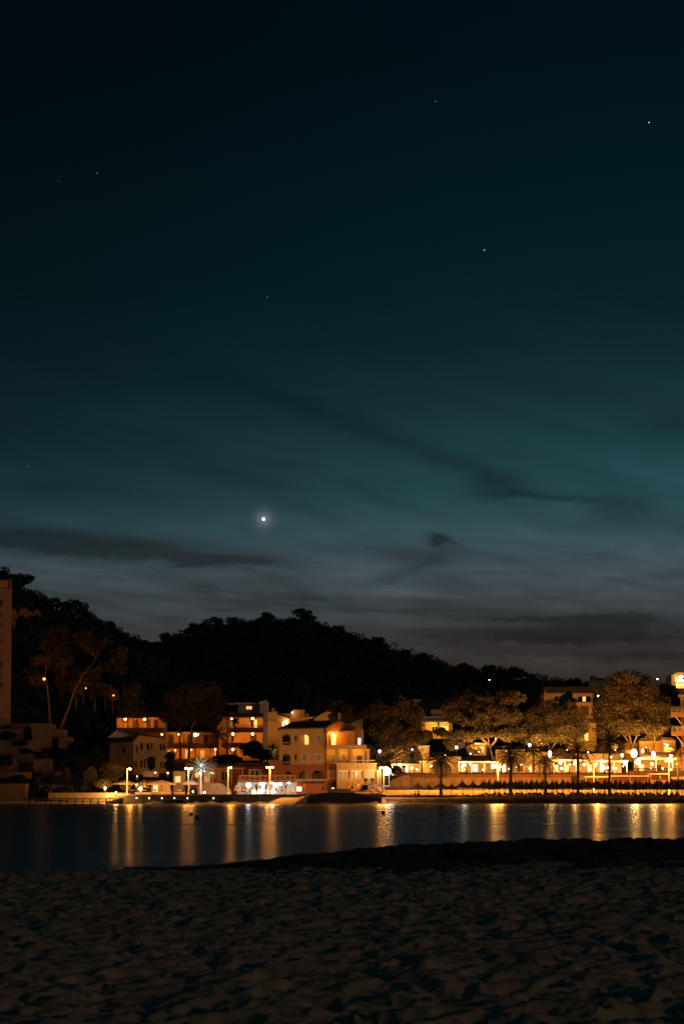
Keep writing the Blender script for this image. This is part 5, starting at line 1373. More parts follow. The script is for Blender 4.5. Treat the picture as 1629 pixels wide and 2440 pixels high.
# loungers
def lounger_proto():
    root = thing('sun_lounger', 'low sun lounger under the thatched parasols', 'sun lounger', (0, 0, 0), 'sun loungers under the thatched parasols')
    a = MB(); a.box(-.3, -.95, .26, .3, .35, .32)
    a.prism([(-.3, .36, .28), (-.3, .95, .62), (-.3, .93, .67), (-.3, .34, .33)], (.6, 0, 0)); a.build('mattress', cloths['sandy'], root)
    a = MB(); a.box(-.33, -.97, .20, -.29, .95, .25).box(.29, -.97, .20, .33, .95, .25); a.build('frame', paint_white, root)
    for x in (-.3, .27):
        for y in (-.85, .75): 
            b = MB(); b.box(x, y, 0, x + .03, y + .04, .2); b.build('leg', paint_white, root)
    return root
lg = lounger_proto(); first = True
for D, x0, st_, n_ in ((398.6, 1090, 14.5, 37), (401.8, 1150, 14, 34), (405.2, 1160, 14, 33)):
    for i in range(n_):
        q = P(x0 + i * st_ + rnd.uniform(-3, 3), 1890, D); z = float(np.interp(D, [388, 390, 398, 405, 414], [-.02, .22, .72, 1.05, 1.35])) + .03
        loc = (q.x, D + rnd.uniform(-.4, .4), z); rz = rnd.uniform(-.35, .35) + (math.pi if rnd.random() < .5 else 0)
        if first: lg.location = loc; lg.rotation_euler = (0, 0, rz); first = False
        else: copy_tree(lg, loc, rz)

# ------------------------------------------------------------ LEFT RESTAURANT TERRACE
def parasol(label, px, yt, ye, halfw, D, m=canvas):
    b0 = P(px, 1892, D); root = thing('garden_parasol', label, 'parasol', b0, 'canvas parasols of the left restaurant')
    zt, ze = P(px, yt, D).z, P(px, ye, D).z; w_ = halfw * D / F
    a = MB(); a.tube([b0, (b0.x, D, zt - .1)], .05, 6); a.build('pole', wood, root)
    a = MB(); n = 8; vs = [(b0.x, D, zt)]
    for k_ in range(n): t = 2 * math.pi * (k_ + .5) / n; vs.append((b0.x + w_ * math.cos(t), D + w_ * math.sin(t), ze))
    for k_ in range(n): t = 2 * math.pi * (k_ + .5) / n; vs.append((b0.x + w_ * math.cos(t), D + w_ * math.sin(t), ze - .15))
    fs = [(0, 1 + k_, 1 + (k_ + 1) % n) for k_ in range(n)] + [(1 + k_, 9 + k_, 9 + (k_ + 1) % n, 1 + (k_ + 1) % n) for k_ in range(n)]
    a.add(vs, fs); a.build('canopy', m, root); return root
parasol('wide canvas parasol behind the first quay lamp', 299, 1859, 1867, 31, 396); parasol('wide sand coloured parasol nearest the corner house, tallest of the three', 385, 1858, 1867.5, 36, 395); parasol('dim canvas parasol between the other two', 361, 1857, 1863, 24, 401, canvas_brown)
tp = thing('glowing_thatched_parasol', 'golden thatched parasol lit from below left of the white lit palm', 'parasol', P(452, 1892, 398))
q = P(452, 1865, 398); a = MB(); a.tube([P(452, 1892, 398), q], .06, 6); a.build('pole', wood, tp)
a = MB(); a.lathe([(.05, .45), (.5, .35), (1.1, .08), (1.42, -.2), (1.35, -.34), (.9, -.12), (.1, .1)], q, 20); a.build('canopy', canvas, tp); plight(q + Vector((0, -.4, -.75)), 75, AMB, .1, tp); plight(q + Vector((.8, -.2, -.7)), 50, AMB, .1, tp)
lw = retaining('planter_wall', 'pale planter wall in front of the corner house', 341, 1838, 377, 1851, 410, 1, stone); retaining('garden_wall', 'lit low wall of the left restaurant terrace', 322, 1888, 360, 1894, 393, .4, stucco_white); retaining('garden_wall', 'bright low counter wall on the left terrace near the seated guests', 382, 1886, 408, 1894, 393, .4, stucco_white)
retaining('garden_wall', 'amber low wall left of the white lit palm', 414, 1887, 440, 1894, 393.5, .4, stucco_ochre)
hh = block('garden_hut', 'little lit hut behind the golden thatched parasol', 'hut', 413, 1838, 440, 1872, 408, 3, stucco_ochre); slab(hh, 'roof', 411, 1836, 442, 1838, 407.6, 4, roof_tile); win(hh, 418, 1850, 430, 1864, 408, 'lit'); plight(P(424, 1852, 405), 70, AMB, .15, hh)
sb = block('terrace_kitchen', 'low lit service building under the tall sand coloured parasol', 'hut', 360, 1868, 405, 1888, 402, 3, stucco_ochre); slab(sb, 'roof', 358, 1866.6, 407, 1868, 401.6, 4, roof_tile); win(sb, 366, 1871, 376, 1886, 402, 'lit')
for (x, y, D, kd, pw, r_, lb, tl) in ((335, 1880, 398, 'warm', 260, .26, 'flame shaped blazing light among the left terrace shrubs', 1.0), (299, 1872, 400, 'warm', 160, .2, 'glowing light beside the first quay lamp', .3), (251, 1878, 396, 'warm', 150, .16, 'small floodlight under the leftmost glowing shrub', .6),
                                 (370, 1876, 399, 'sod', 150, .13, 'small lamp under the tall sand coloured parasol', 0), (325, 1871, 400, 'sod', 110, .14, 'amber lamp between the two left parasols', 0), (460, 1886, 394, 'warm', 60, .13, 'white lantern cluster left of the white lit palm', 0), (487, 1888, 393, 'cool', 110, .16, 'white spotlight at the foot of the white lit palm', 0),
                                 (370, 1841, 408, 'warm', 30, .1, 'small lamp above the planter wall', 0), (327, 1850, 404, 'warm', 20, .08, 'dim lamp behind the left parasols', 0), (400, 1842, 410, 'warm', 40, .11, 'small lamp right of the planter wall', 0)):
    uplight(lb, x, y, D, kd, pw * 1.7, r_, 'lights of the left restaurant terrace', tl)
for (x, y) in ((503, 1841), (508, 1843)):
    q = P(x, y, 411); r0 = thing('porch_light', 'tiny porch light on the pergola house, ' + ('left' if x < 505 else 'right') + ' of a pair', 'light', q); a = MB(); a.ball(q, .08, 8); a.build('bulb', bulb_warm, r0, True); a = MB(); a.box(q.x - .03, q.y, q.z, q.x + .03, q.y + .5, q.z + .03); a.build('bracket', metal_dark, r0)

# ------------------------------------------------------------ TREES, SHRUBS, PALMS
GF = 'big pines above the restaurants'
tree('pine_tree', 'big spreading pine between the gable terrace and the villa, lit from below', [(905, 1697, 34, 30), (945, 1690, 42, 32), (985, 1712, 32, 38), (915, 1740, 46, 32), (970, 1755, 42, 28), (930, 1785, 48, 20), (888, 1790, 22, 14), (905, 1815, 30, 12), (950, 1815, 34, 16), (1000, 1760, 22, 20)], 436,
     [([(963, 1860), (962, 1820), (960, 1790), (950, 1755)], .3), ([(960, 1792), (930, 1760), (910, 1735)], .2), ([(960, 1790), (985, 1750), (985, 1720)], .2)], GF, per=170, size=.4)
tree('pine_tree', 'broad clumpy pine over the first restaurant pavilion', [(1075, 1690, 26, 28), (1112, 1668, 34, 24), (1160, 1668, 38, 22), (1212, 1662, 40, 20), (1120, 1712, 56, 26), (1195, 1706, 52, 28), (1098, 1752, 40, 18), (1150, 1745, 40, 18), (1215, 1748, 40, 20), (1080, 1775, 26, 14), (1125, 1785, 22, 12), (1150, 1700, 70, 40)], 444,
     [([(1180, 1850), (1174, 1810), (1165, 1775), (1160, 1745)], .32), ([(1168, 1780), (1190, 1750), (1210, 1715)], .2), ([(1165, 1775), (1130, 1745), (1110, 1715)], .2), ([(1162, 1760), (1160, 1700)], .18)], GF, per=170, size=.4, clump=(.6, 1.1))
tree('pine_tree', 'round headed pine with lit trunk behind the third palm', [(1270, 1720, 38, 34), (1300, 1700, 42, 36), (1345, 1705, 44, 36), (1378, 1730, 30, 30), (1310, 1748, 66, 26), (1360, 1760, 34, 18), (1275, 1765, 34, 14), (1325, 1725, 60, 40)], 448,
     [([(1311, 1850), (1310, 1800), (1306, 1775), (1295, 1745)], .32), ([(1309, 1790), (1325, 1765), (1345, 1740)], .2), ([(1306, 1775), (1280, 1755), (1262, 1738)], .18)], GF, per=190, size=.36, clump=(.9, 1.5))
tree('pine_tree', 'dark rounded tree on the slope left of the hillside hotel', [(1262, 1650, 26, 22), (1280, 1668, 28, 22)], 500, [([(1270, 1720), (1268, 1680), (1266, 1660)], .25)], m=leaf_dark, per=150)
tree('pine_tree', 'small dark pointed tree in front of the hillside hotel', [(1350, 1680, 22, 26), (1352, 1660, 10, 14), (1320, 1690, 20, 18)], 470, [([(1350, 1745), (1350, 1700), (1350, 1665)], .2)], m=leaf_dark, per=150, clump=(.5, 1.0))
tree('giant_tree', 'giant round crowned tree with floodlit forked trunks at the right', [(1500, 1622, 56, 28), (1465, 1650, 44, 36), (1530, 1650, 50, 38), (1500, 1690, 78, 40), (1442, 1700, 34, 46), (1565, 1690, 36, 44), (1495, 1728, 66, 26), (1560, 1735, 34, 24), (1445, 1745, 34, 20), (1500, 1665, 70, 50)], 450,
     [([(1512, 1850), (1508, 1800), (1503, 1775), (1496, 1740), (1494, 1700)], .34), ([(1507, 1785), (1490, 1758), (1470, 1735)], .2), ([(1505, 1780), (1520, 1745), (1525, 1705)], .22), ([(1557, 1840), (1556, 1790), (1560, 1745), (1566, 1700)], .22)], per=150, size=.36, clump=(.9, 1.6), dense=1.1)
tree('pine_tree', 'dark pine between the giant tree and the balcony block', [(1585, 1650, 26, 22), (1600, 1672, 24, 30), (1590, 1700, 24, 24)], 475, [([(1595, 1780), (1594, 1720), (1592, 1670)], .25)], m=leaf_dark, per=150)
tree('olive_tree', 'greyish olive tree lit from below right of the giant tree', [(1565, 1745, 30, 20), (1585, 1735, 24, 18), (1540, 1750, 20, 14)], 458, [([(1570, 1800), (1568, 1770), (1566, 1750)], .2)], m=leaf_bush, per=130, size=.34, clump=(.5, .9))
tree('pine_tree', 'dark pine with bare trunk left of the white lit palm', [(412, 1668, 28, 24), (450, 1650, 34, 22), (430, 1705, 42, 26), (400, 1700, 22, 24)], 442, [([(430, 1812), (428, 1770), (430, 1735), (428, 1710)], .25), ([(429, 1745), (412, 1720), (408, 1695)], .15)], per=150, size=.4, clump=(.6, 1.1))
tree('pine_tree', 'tall dark pine behind the white lit palm', [(492, 1650, 38, 32), (515, 1680, 24, 28), (470, 1690, 34, 26), (500, 1712, 30, 22)], 446, [([(449, 1812), (452, 1770), (458, 1730), (475, 1695)], .28), ([(458, 1730), (490, 1700), (500, 1670)], .18)], per=150, size=.4, clump=(.6, 1.1))
tree('leaning_pine', 'tall pine with thin trunk leaning right and layered crown on the left slope', [(285, 1552, 24, 14), (275, 1570, 32, 14), (250, 1588, 24, 12), (240, 1530, 26, 18), (200, 1520, 30, 20), (285, 1595, 20, 10)], 436,
     [([(131, 1778), (148, 1728), (163, 1690), (180, 1640), (200, 1605), (222, 1580), (230, 1566)], .30), ([(200, 1605), (240, 1592), (262, 1575)], .1)], per=110, size=.4, clump=(.5, .9), dense=.8)
tree('straight_pine', 'tall pine with slim upright trunk beside the leaning pine', [(130, 1540, 40, 30), (150, 1570, 34, 20), (100, 1570, 30, 22), (140, 1510, 34, 22)], 438, [([(124, 1778), (120, 1730), (117, 1680), (113, 1640), (108, 1600), (120, 1560)], .26)], m=leaf, per=110, size=.4, clump=(.6, 1.0), dense=.7)
for (x, y, w_, h_, D, lb, mm, c_) in ((215, 1851, 17, 24, 402, 'cypress shaped shrub lit orange at the left of the left terrace', leaf_bush, 1), (265, 1840, 30, 26, 404, 'broad feathery shrub behind the first quay lamp', leaf_bush, 1), (157, 1850, 10, 22, 404, 'dim narrow shrub left of the lit cypress', leaf, 0),
                                 (248, 1869, 20, 12, 398, 'glowing low shrub at the left end of the restaurant terrace', leaf_bush, 1), (300, 1872, 16, 9, 399, 'golden hedge clump under the first parasol', leaf_bush, 1), (340, 1869, 18, 8, 399, 'golden hedge clump behind the flame shaped light', leaf_bush, 1),
                                 (361, 1820, 7, 18, 420, 'dark pointed bush in front of the corner house', leaf_dark, 0), (600, 1785, 32, 20, 440, 'big dark rounded bush below the balconies of the stepped block', leaf_dark, 0), (650, 1800, 15, 18, 432, 'dark bush at the foot of the narrow ochre house', leaf_dark, 0),
                                 (625, 1800, 25, 14, 428, 'dark hedge in front of the stepped block', leaf_dark, 0), (540, 1810, 40, 12, 428, 'dark hedge above the pergola roof', leaf_dark, 0), (405, 1815, 12, 26, 424, 'slim dark tree right of the corner house', leaf_dark, 0),
                                 (775, 1678, 22, 14, 490, 'brownish lit tree behind the cottage, left one', leaf_bush, 1), (802, 1682, 20, 14, 486, 'brownish lit tree behind the cottage, middle one', leaf_bush, 1), (825, 1692, 18, 12, 484, 'brownish lit tree behind the dark roof', leaf_bush, 1), (868, 1702, 14, 12, 480, 'small brownish tree at the left of the big pine', leaf_bush, 1),
                                 (720, 1648, 22, 26, 560, 'round headed dark tree behind the stair house', leaf, 0), (960, 1672, 30, 14, 540, 'reddish tree beside the hill house', leaf, 0), (1020, 1680, 26, 16, 540, 'reddish tree right of the hill house', leaf, 0),
                                 (1050, 1745, 18, 12, 455, 'dark shrub in front of the villa porch', leaf, 0), (945, 1835, 14, 9, 430, 'leafy shrub beside the café', leaf_bush, 1), (1012, 1752, 22, 12, 455, 'shrub at the villa wall, lit amber', leaf_bush, 0),
                                 (985, 1803, 22, 22, 438, 'lit leafy tree left of the beach palm', leaf_bush, 1), (15, 1815, 18, 10, 411, 'dark shrub against the stone wall at the left edge', leaf_dark, 0), (150, 1885, 26, 12, 397, 'dark shrub above the pale terrace wall', leaf_dark, 0), (20, 1752, 20, 8, 424, 'dark shrub under the tower wall', leaf_dark, 0),
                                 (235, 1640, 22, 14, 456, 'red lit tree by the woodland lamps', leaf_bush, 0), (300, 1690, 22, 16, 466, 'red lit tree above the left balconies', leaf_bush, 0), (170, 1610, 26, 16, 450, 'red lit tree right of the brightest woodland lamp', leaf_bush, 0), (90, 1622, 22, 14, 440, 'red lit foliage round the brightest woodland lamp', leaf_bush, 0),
                                 (1330, 1795, 18, 10, 446, 'hedge above the scalloped pavilion', leaf_bush, 0), (1450, 1785, 40, 14, 448, 'dark shrubbery behind the right palm', leaf, 0)):
    base_y = y + h_ * 1.05
    tree('cypress' if 'cypress' in lb else ('shrub' if h_ < 16 or 'bush' in lb or 'shrub' in lb or 'hedge' in lb else 'tree'), lb, [(x, y, w_, h_), (x + w_ * .2, y - h_ * .45, w_ * .55, h_ * .5)], D, [([(x, base_y + 4), (x, y)], .09)], m=mm, per=120, size=.3, clump=(.35, .7), cat='shrub' if h_ < 20 else 'tree', dense=1.2)
for i in range(22):
    x = rnd.uniform(70, 345); y = 1610 + (x - 90) * .28 + rnd.uniform(-34, 26); D = rnd.uniform(444, 468); w_ = rnd.uniform(14, 26)
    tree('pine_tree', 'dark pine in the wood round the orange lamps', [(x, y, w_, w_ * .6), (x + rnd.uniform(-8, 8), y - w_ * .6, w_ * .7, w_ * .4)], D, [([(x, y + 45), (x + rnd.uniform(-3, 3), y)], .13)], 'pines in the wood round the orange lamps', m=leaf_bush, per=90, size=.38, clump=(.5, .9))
for i, (x, y, w_, h_, D) in enumerate(((60, 1790, 18, 8, 413), (100, 1800, 14, 10, 409), (45, 1852, 20, 6, 400), (130, 1858, 22, 9, 403), (85, 1862, 14, 12, 398), (190, 1780, 26, 16, 425), (225, 1800, 22, 18, 422), (175, 1830, 20, 14, 412), (110, 1882, 14, 10, 396), (150, 1800, 22, 16, 420), (195, 1875, 18, 10, 399), (55, 1770, 20, 6, 417))):
    tree('shrub', 'dark garden shrub growing over the terrace walls below the tower', [(x, y, w_, h_)], D, [([(x, y + h_ + 4), (x, y)], .07)], 'dark shrubs over the left terrace walls', m=leaf_dark, per=100, size=.3, clump=(.35, .6), cat='shrub')
for x in (146, 152, 158):
    r0 = thing('bare_tree', 'bare tree', 'tree', P(x, 1640, 446)); a = MB(); a.tube([P(x, 1645, 446), P(x + 1, 1610, 446), P(x, 1570, 446)], [.14, .1, .05], 6); a.build('trunk', bark, r0)
    r0['label'] = {146: 'left', 152: 'middle', 158: 'right'}[x] + ' of three bare red lit trunks right of the brightest woodland lamp'
for x, lb in ((224, 'bare red lit trunk between the two smaller woodland lamps'), (267, 'bare red lit trunk just left of the third woodland lamp'), (298, 'bare red lit trunk right of the third woodland lamp')):
    r0 = thing('bare_tree', lb, 'tree', P(x, 1680, 455)); a = MB(); a.tube([P(x, 1690, 455), P(x + 1, 1660, 455), P(x - 1, 1630, 455)], [.15, .1, .05], 6); a.build('trunk', bark, r0)

GB = 'palms on the far beach'
palm('wide drooping date palm standing alone at the left of the far beach', 1050, 1895, 1813, 409, 42, 3, GB, up=(-50, 70), droop=1.25, n=54)
palm('thick dark palm with heavy trunk right of the street lamp', 1216, 1893, 1800, 408, 44, 4, GB, up=(-55, 75), droop=1.2, n=56, trunk_r=.24)
palm('slender sparse palm between the thick palm and the blazing floodlight', 1298, 1893, 1815, 410, 38, 5, GB, up=(-45, 70), droop=1.1, n=34, trunk_r=.16)
palm('palm with upright fronds behind the scalloped pavilion lamp', 1376, 1893, 1790, 409, 42, 6, GB, up=(-40, 80), droop=1.0, n=42, trunk_r=.2)
palm('tallest palm, upright fan of fronds left of the huge floodlight', 1451, 1893, 1768, 408, 42, 7, GB, up=(-40, 85), droop=.9, n=42, trunk_r=.18)
palm('small palm partly hidden left of the blazing trunk floodlight', 1270, 1850, 1790, 428, 26, 8, None, up=(-20, 80), droop=.8, n=30, trunk_r=.16)
palm('arching palm at the foot of the balcony block', 1614, 1880, 1795, 417, 30, 9, None, up=(-20, 70), droop=1.2, n=26, trunk_r=.15)
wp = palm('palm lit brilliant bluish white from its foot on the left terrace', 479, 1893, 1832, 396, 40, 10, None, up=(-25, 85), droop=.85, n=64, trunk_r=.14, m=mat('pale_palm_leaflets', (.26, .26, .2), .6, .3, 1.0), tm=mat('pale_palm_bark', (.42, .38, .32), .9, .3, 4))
q = P(479, 1836, 394.3); plight(q, 330, (.72, .88, 1.0), .15, wp); plight(P(477, 1848, 394.6), 120, (.72, .88, 1.0), .15, wp); plight(P(480, 1868, 394.4), 30, (.80, .88, 1.0), .1, wp)
palm('dark palm behind the white lit palm, against the balconies', 518, 1815, 1752, 438, 30, 11, None, up=(-30, 80), n=36)
palm('dark palm silhouette on the stepped block balcony', 560, 1745, 1718, 447, 13, 12, None, up=(-30, 80), n=22, trunk_r=.1, m=leaf_dark)
palm('small dark palm beside the stair house', 748, 1728, 1684, 450, 16, 13, None, up=(-40, 70), n=26, trunk_r=.1, m=leaf_dark)
palm('low dark palm with ragged fronds at the narrow ochre house', 648, 1800, 1782, 430, 14, 14, None, up=(-20, 80), n=20, trunk_r=.1, m=leaf_dark)

# ------------------------------------------------------------ PEOPLE
def person_mesh(pose, top, bottom, seed=0):
    r = random.Random(seed)
    J = {}; E = []; Rad = {}
    def j(n, p, rad): J[n] = Vector(p); Rad[n] = rad
    if pose == 'stand':
        hip, chest = .93, 1.38
        j('pelvis', (0, 0, .95), .15); j('waist', (0, 0, 1.1), .125); j('chest', (0, 0, 1.32), .15); j('neck', (0, -.01, 1.49), .055); j('head', (0, -.02, 1.60), .085); j('crown', (0, -.01, 1.70), .08)
        for s, n in ((-1, 'l'), (1, 'r')):
            j('hip' + n, (s * .1, 0, .88), .10); j('knee' + n, (s * .12, -.03 * s, .48), .062); j('ank' + n, (s * .13, .02, .09), .042); j('toe' + n, (s * .14, -.15, .035), .032)
            j('sh' + n, (s * .19, 0, 1.42), .058); j('elb' + n, (s * .25, .02, 1.14), .042); j('wr' + n, (s * .24, -.1, .92), .028); j('hand' + n, (s * .235, -.13, .84), .033)
    else:
        j('pelvis', (0, 0, .12), .15); j('waist', (0, .02, .27), .13); j('chest', (0, 0, .50), .15); j('neck', (0, -.03, .67), .055); j('head', (0, -.05, .78), .085); j('crown', (0, -.04, .88), .08)
        for s, n in ((-1, 'l'), (1, 'r')):
            j('hip' + n, (s * .1, -.05, .11), .10); j('knee' + n, (s * .14, -.45, .16), .065); j('ank' + n, (s * .14, -.50, -.28), .042); j('toe' + n, (s * .15, -.66, -.33), .032)
            j('sh' + n, (s * .19, -.01, .60), .058); j('elb' + n, (s * .25, -.08, .36), .042); j('wr' + n, (s * .16, -.28, .26), .028); j('hand' + n, (s * .13, -.36, .24), .033)
    E = [('pelvis', 'waist'), ('waist', 'chest'), ('chest', 'neck'), ('neck', 'head'), ('head', 'crown')]
    for n in 'lr': E += [('pelvis', 'hip' + n), ('hip' + n, 'knee' + n), ('knee' + n, 'ank' + n), ('ank' + n, 'toe' + n), ('chest', 'sh' + n), ('sh' + n, 'elb' + n), ('elb' + n, 'wr' + n), ('wr' + n, 'hand' + n)]
    names = list(J); me = bpy.data.meshes.new('body'); me.from_pydata([J[n] for n in names], [(names.index(a), names.index(b)) for a, b in E], [])
    ob = bpy.data.objects.new('tmp', me); COL.objects.link(ob)
    sk = ob.modifiers.new('skin', 'SKIN')
    for i, n in enumerate(names):
        v = me.skin_vertices[0].data[i]; v.radius = (Rad[n], Rad[n] * .85); v.use_root = (n == 'pelvis')
    ob.modifiers.new('sub', 'SUBSURF').levels = 1
    dg = bpy.context.evaluated_depsgraph_get(); out = bpy.data.meshes.new_from_object(ob.evaluated_get(dg)); bpy.data.objects.remove(ob)
    out.materials.clear()
    for m in (skin, cloths[top], cloths[bottom]): out.materials.append(m)
    nz = J['neck'].z; wz = J['pelvis'].z + .05
    for p_ in out.polygons:
        c = p_.center
        if c.z > nz - .03: k_ = 0
        elif abs(c.x) > .22 and (pose == 'stand' and c.z < 1.12): k_ = 0
        elif pose != 'stand' and c.z > .2 and c.y < -.14: k_ = 0
        elif pose == 'stand': k_ = 1 if c.z > wz else (2 if c.z > .5 else 0)
        else: k_ = 1 if (c.z > .2 and c.y > -.2) else (2 if c.y > -.48 and c.z > -.1 else 0)
        p_.material_index = k_
    out.shade_smooth()
    h = MB(); hc = J['crown']; h.ball((hc.x, hc.y + .02, hc.z - .005), .105, 10); h.ball((hc.x, hc.y + .05, hc.z - .08), .085, 8)
    return out, h
PM = {}
def person(label, px, py, D, pose='stand', top='white', bottom='black', rz=0.0, s=1.0, group=None):
    key = (pose, top, bottom)
    if key not in PM:
        body, h = person_mesh(pose, top, bottom, len(PM)); hm = bpy.data.meshes.new('hair'); hm.from_pydata(h.v, [], h.f); hm.materials.append(hair); hm.shade_smooth(); PM[key] = (body, hm)
    b0 = P(px, py, D)
    root = thing('person', label, 'person', b0, group); root.rotation_euler = (0, 0, rz); root.scale = (s, s, s)
    o = bpy.data.objects.new('body', PM[key][0]); COL.objects.link(o); o.parent = root
    o2 = bpy.data.objects.new('hair', PM[key][1]); COL.objects.link(o2); o2.parent = root
    return root
person('person in pale top and dark shorts walking on the arched seawall', 770, 1890, 389.3, 'stand', 'sandy', 'black', .5, .92)
person('dark clothed person standing right of the pale topped walker', 780, 1889.5, 391, 'stand', 'black', 'black', -1)
person('person in orange top sitting on the bright low wall', 845, 1884, 393.1, 'sit', 'orange', 'white', .3)
person('person in black top sitting left of the orange topped person', 839, 1883, 393.2, 'sit', 'black', 'white', 0)
person('person in white top standing beside the orange topped person', 853, 1888.5, 392.2, 'stand', 'white', 'white', 1.2, .95)
person('person in black top sitting near the three bins', 889, 1885, 393.1, 'sit', 'black', 'white', 0); person('person in orange top sitting at the right end of the bright low wall', 903, 1885, 393.2, 'sit', 'orange', 'white', .5)
person('person standing in amber light right of the menu box', 725, 1891, 395, 'stand', 'orange', 'sandy', 0)
person('left of two people sitting under the leftmost thatched parasol', 988, 1899, 398.2, 'sit', 'black', 'black', math.pi); person('right of two people sitting under the leftmost thatched parasol', 997, 1899, 398.2, 'sit', 'black', 'black', math.pi)
for i, (x, c1, ps) in enumerate(((611, 'black', 'stand'), (633, 'black', 'stand'), (671, 'orange', 'sit'), (681, 'black', 'stand'), (584, 'orange', 'stand'), (563, 'white', 'stand'), (658, 'black', 'sit'), (598, 'white', 'sit'))):
    person(['dark figure standing at the bar left of the grey curtain', 'dark figure standing at the grey curtain', 'orange clad guest seated by the right bar post', 'dark figure standing at the right bar post', 'orange clad figure under the huge white lamp', 'pale figure just outside the left bar post', 'dark guest seated left of the orange clad guest', 'pale guest seated at the bar counter'][i], x, 1892 if ps == 'stand' else 1886, 399.5, ps, c1, 'sandy' if i % 2 else 'black', rnd.uniform(-1, 1), .95)

# dining tables with chairs and guests on the restaurant terrace
def dining_proto():
    t = thing('dining_table', 'white clothed dining table on the restaurant terrace', 'table', (0, 0, 0), 'white clothed dining tables')
    a = MB(); a.lathe([(.42, .60), (.44, .70), (.44, .74)], (0, 0, 0), 14); a.build('tablecloth', canvas_white, t); a = MB(); a.tube([(0, 0, 0), (0, 0, .6)], .05, 6); a.build('leg', metal_dark, t)
    return t
def chair_proto():
    t = thing('dining_chair', 'wooden dining chair at a terrace table', 'chair', (0, 0, 0), 'dining chairs on the terraces')
    a = MB(); a.box(-.22, -.22, .43, .22, .22, .47); a.build('seat', wood, t); a = MB(); a.box(-.22, .19, .47, .22, .23, .92); a.build('backrest', wood, t)
    for x in (-.2, .17):
        for y in (-.2, .17): a = MB(); a.box(x, y, 0, x + .03, y + .03, .43); a.build('leg', wood_dark, t)
    return t
tpr, cpr = dining_proto(), chair_proto(); f1_ = f2_ = True
spots = [(1100 + i * 20.5, 427.5 + (i % 2) * 1.6, 4.63) for i in range(19)] + [(945 + i * 16, 429 + (i % 2), 4.63) for i in range(3)] + [(1532 + i * 17, 428 + (i % 2), 4.63) for i in range(5)] + [(x, 396 + (x % 3), 1.46) for x in (316, 345, 396, 428, 570, 588)]
gi_ = 0
for (px, D, z) in spots:
    q = P(px, 1850, D); loc = (q.x, D, z)
    if f1_: tpr.location = loc; f1_ = False
    else: copy_tree(tpr, loc)
    for sg in (-1, 1):
        cl = (q.x + sg * .75, D, z); rz = -sg * math.pi / 2
        if f2_: cpr.location = cl; cpr.rotation_euler = (0, 0, rz); f2_ = False
        else: copy_tree(cpr, cl, rz)
        if rnd.random() < .62:
            gi_ += 1; tc_ = rnd.choice(['white', 'orange', 'black', 'blue', 'sandy'])
            p_ = person('seated guest in %s top dining on the lit terraces' % ('sand coloured' if tc_ == 'sandy' else tc_), px, 1850, D, 'sit', tc_, 'black', rz, .95, 'seated guests in %s tops' % tc_)
            p_.location = (cl[0], D, z + .36)
# hedges along the terrace edge
for i, (x0, x1) in enumerate(((942, 1030), (1095, 1180), (1186, 1290), (1300, 1372), (1378, 1496))):
    k_ = 425.3; cs = []; 
    for j in range(int((x1 - x0) / 2.4)): q = P(x0 + j * 2.4, 1844 + rnd.uniform(-1.4, 1), k_); cs.append((q.x, k_ + rnd.uniform(-.15, .15), q.z))
    root = thing('hedge', 'low clipped hedge on the terrace parapet, stretch ' + ['by the café', 'under the first pavilion', 'behind the thick palm', 'behind the scalloped pavilion', 'left of the reddish stone wall'][i], 'hedge', cs[0])
    V, Fq = leaf_cards(cs, [rnd.uniform(.18, .3) for _ in cs], 40, .18); rawmesh('foliage', V, Fq, leaf, root, org=cs[0])
# bicycle leaning by the wall
bk = thing('bicycle', 'bicycle leaning on the railing left of the seated people', 'bicycle', P(834, 1876, 398))
q = P(834, 1876, 398)
for sx in (-.5, .5):
    a = MB(); pts = [(q.x + sx + .32 * math.cos(t), 398, q.z + .33 + .32 * math.sin(t)) for t in [2 * math.pi * i / 14 for i in range(15)]]; a.tube(pts, .025, 4); a.build('wheel', metal_dark, bk)
a = MB(); z_ = q.z + .33
a.tube([(q.x - .5, 398, z_), (q.x - .1, 398, z_ + .02), (q.x + .35, 398, z_ + .5), (q.x - .2, 398, z_ + .48), (q.x - .1, 398, z_)], .02, 4); a.tube([(q.x + .5, 398, z_), (q.x + .35, 398, z_ + .62)], .02, 4); a.tube([(q.x - .5, 398, z_), (q.x - .2, 398, z_ + .55)], .02, 4); a.build('frame', metal_dark, bk)
a = MB(); a.box(q.x - .3, 397.95, z_ + .55, q.x - .08, 398.05, z_ + .6); a.build('saddle', metal_dark, bk); a = MB(); a.tube([(q.x + .34, 397.75, z_ + .64), (q.x + .34, 398.25, z_ + .64)], .018, 4); a.build('handlebar', metal_dark, bk)
# deck in front of the wing: sloping paved bank with planters
for (x, lb) in ((871, 'left dark planter bush in a pot by the glazed door'), (887, 'right dark planter bush in a pot by the glazed door')):
    q = P(x, 1858, Dm - 3.2); r0 = thing('potted_plant', lb, 'potted plant', (q.x, Dm - 3.2, q.z - .9)); V, Fq = leaf_cards([(q.x, Dm - 3.2, q.z)], [.36], 160, .2); rawmesh('foliage', V, Fq, leaf_dark, r0, org=(q.x, Dm - 3.2, q.z - .9)); a = MB(); a.lathe([(.2, -.9), (.28, -.4), (.3, -.25)], q, 10); a.build('pot', stucco_terra, r0)
bank = thing('garden_steps', 'stepped garden bank with white railings below the glazed door', 'steps', P(885, 1888, 404))
a = MB()
for i in range(5): a.bpx(862 + i * 2, 1870 + i * 3.4, 912, 1873.4 + i * 3.4 + 6, 406 - i * 1.2, 3.5)
a.build('flight', concrete, bank); a = MB()
for i in range(3): a.ppx([(872, 1876 + i * 4), (900, 1867 + i * 4), (900, 1868 + i * 4), (872, 1877.2 + i * 4)], 400.8, .06)
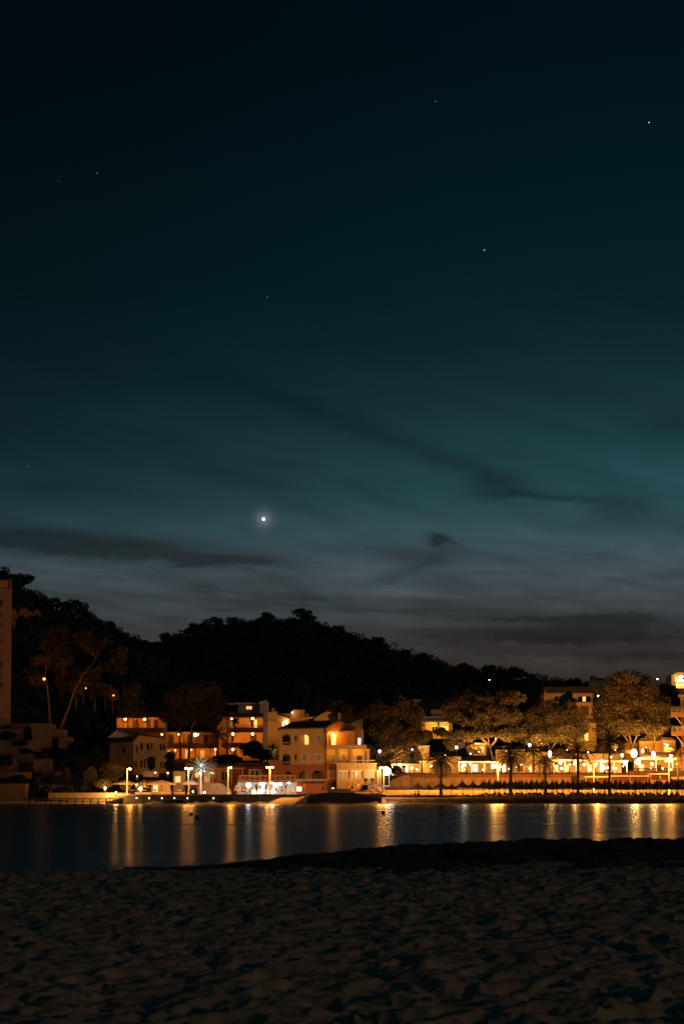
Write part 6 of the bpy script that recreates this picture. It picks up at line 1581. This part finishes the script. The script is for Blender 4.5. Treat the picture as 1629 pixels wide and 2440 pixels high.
a.build('railing', frame_white, bank)
# base strip of the main house
retaining('forecourt_wall', 'low dark forecourt wall under the apricot house', 777, 1879, 862, 1890, 404, 3, concrete_dark, cat='wall')
retaining('bar_side_wall', 'dark brown wall right of the bar, behind the walkers', 706, 1862, 775, 1893, 401.6, .6, stucco_terra, cat='wall')

# ------------------------------------------------------------ BUOYS
bm_ = mat('buoy_plastic', (.20, .03, .015), .5, .3, 4)
for i, (x, y, r0) in enumerate(((912, 1936, .22), (1046, 1941, .2), (1469, 1930, .2), (458, 1939, .18), (472, 1947, .24))):
    D = CAMZ * F / (y + 3 - 1876)
    root = thing('mooring_buoy', ['dark round buoy floating in the white reflection', 'dim round buoy right of the white reflection', 'small buoy in the golden reflections at the right', 'smaller of two buoys at the left', 'larger of two buoys at the left, nearer the camera'][i], 'buoy', ((x - 814.5) / F * D, D, 0), 'mooring buoys on the bay')
    s = r0 * D / 230
    a = MB(); a.ball((0, 0, s * .55), s, 14); o = a.build('float', bm_, None, True); o.parent = root
    a = MB(); a.tube([(0, 0, s * 1.4), (0, 0, s * 1.75)], s * .1, 6); o = a.build('ring', metal_grey, None); o.parent = root

# ------------------------------------------------------------ STARS AND PLANET
def star(label, px, py, rpx, strength, col=(1, 1, 1), nm='star', cat='star'):
    D = 9000.0; q = P(px, py, D); r0 = rpx * D / F
    m = glow('starlight_%d' % int(strength * 100), col, strength)
    a = MB(); a.ball((0, 0, 0), r0, 12); o = a.build(nm, m, None, True); o.location = q; tag(o, label, cat); return o
star('brilliant evening planet glowing low over the middle hill', 628, 1237, 3.4, 4.0, (1, .93, .8), 'evening_planet', 'planet')
star('brightest star near the upper right edge', 1545, 292, 1.5, .9); star('bright star right of centre, halfway up the sky', 1153, 596, 1.5, .6); star('faint star left of centre above the clouds', 637, 708, 1.4, .12)
star('small star high above the middle of the sky', 1037, 242, .9, .4); star('small star in the upper left sky', 232, 413, .95, .35); star('tiny star near the left edge above the dark cloud', 68, 1111, .8, .35); star('very faint star left of the upper left star', 141, 431, .9, .1); star('tiny star low at the right above the clouds', 1456, 1300, .8, .35)
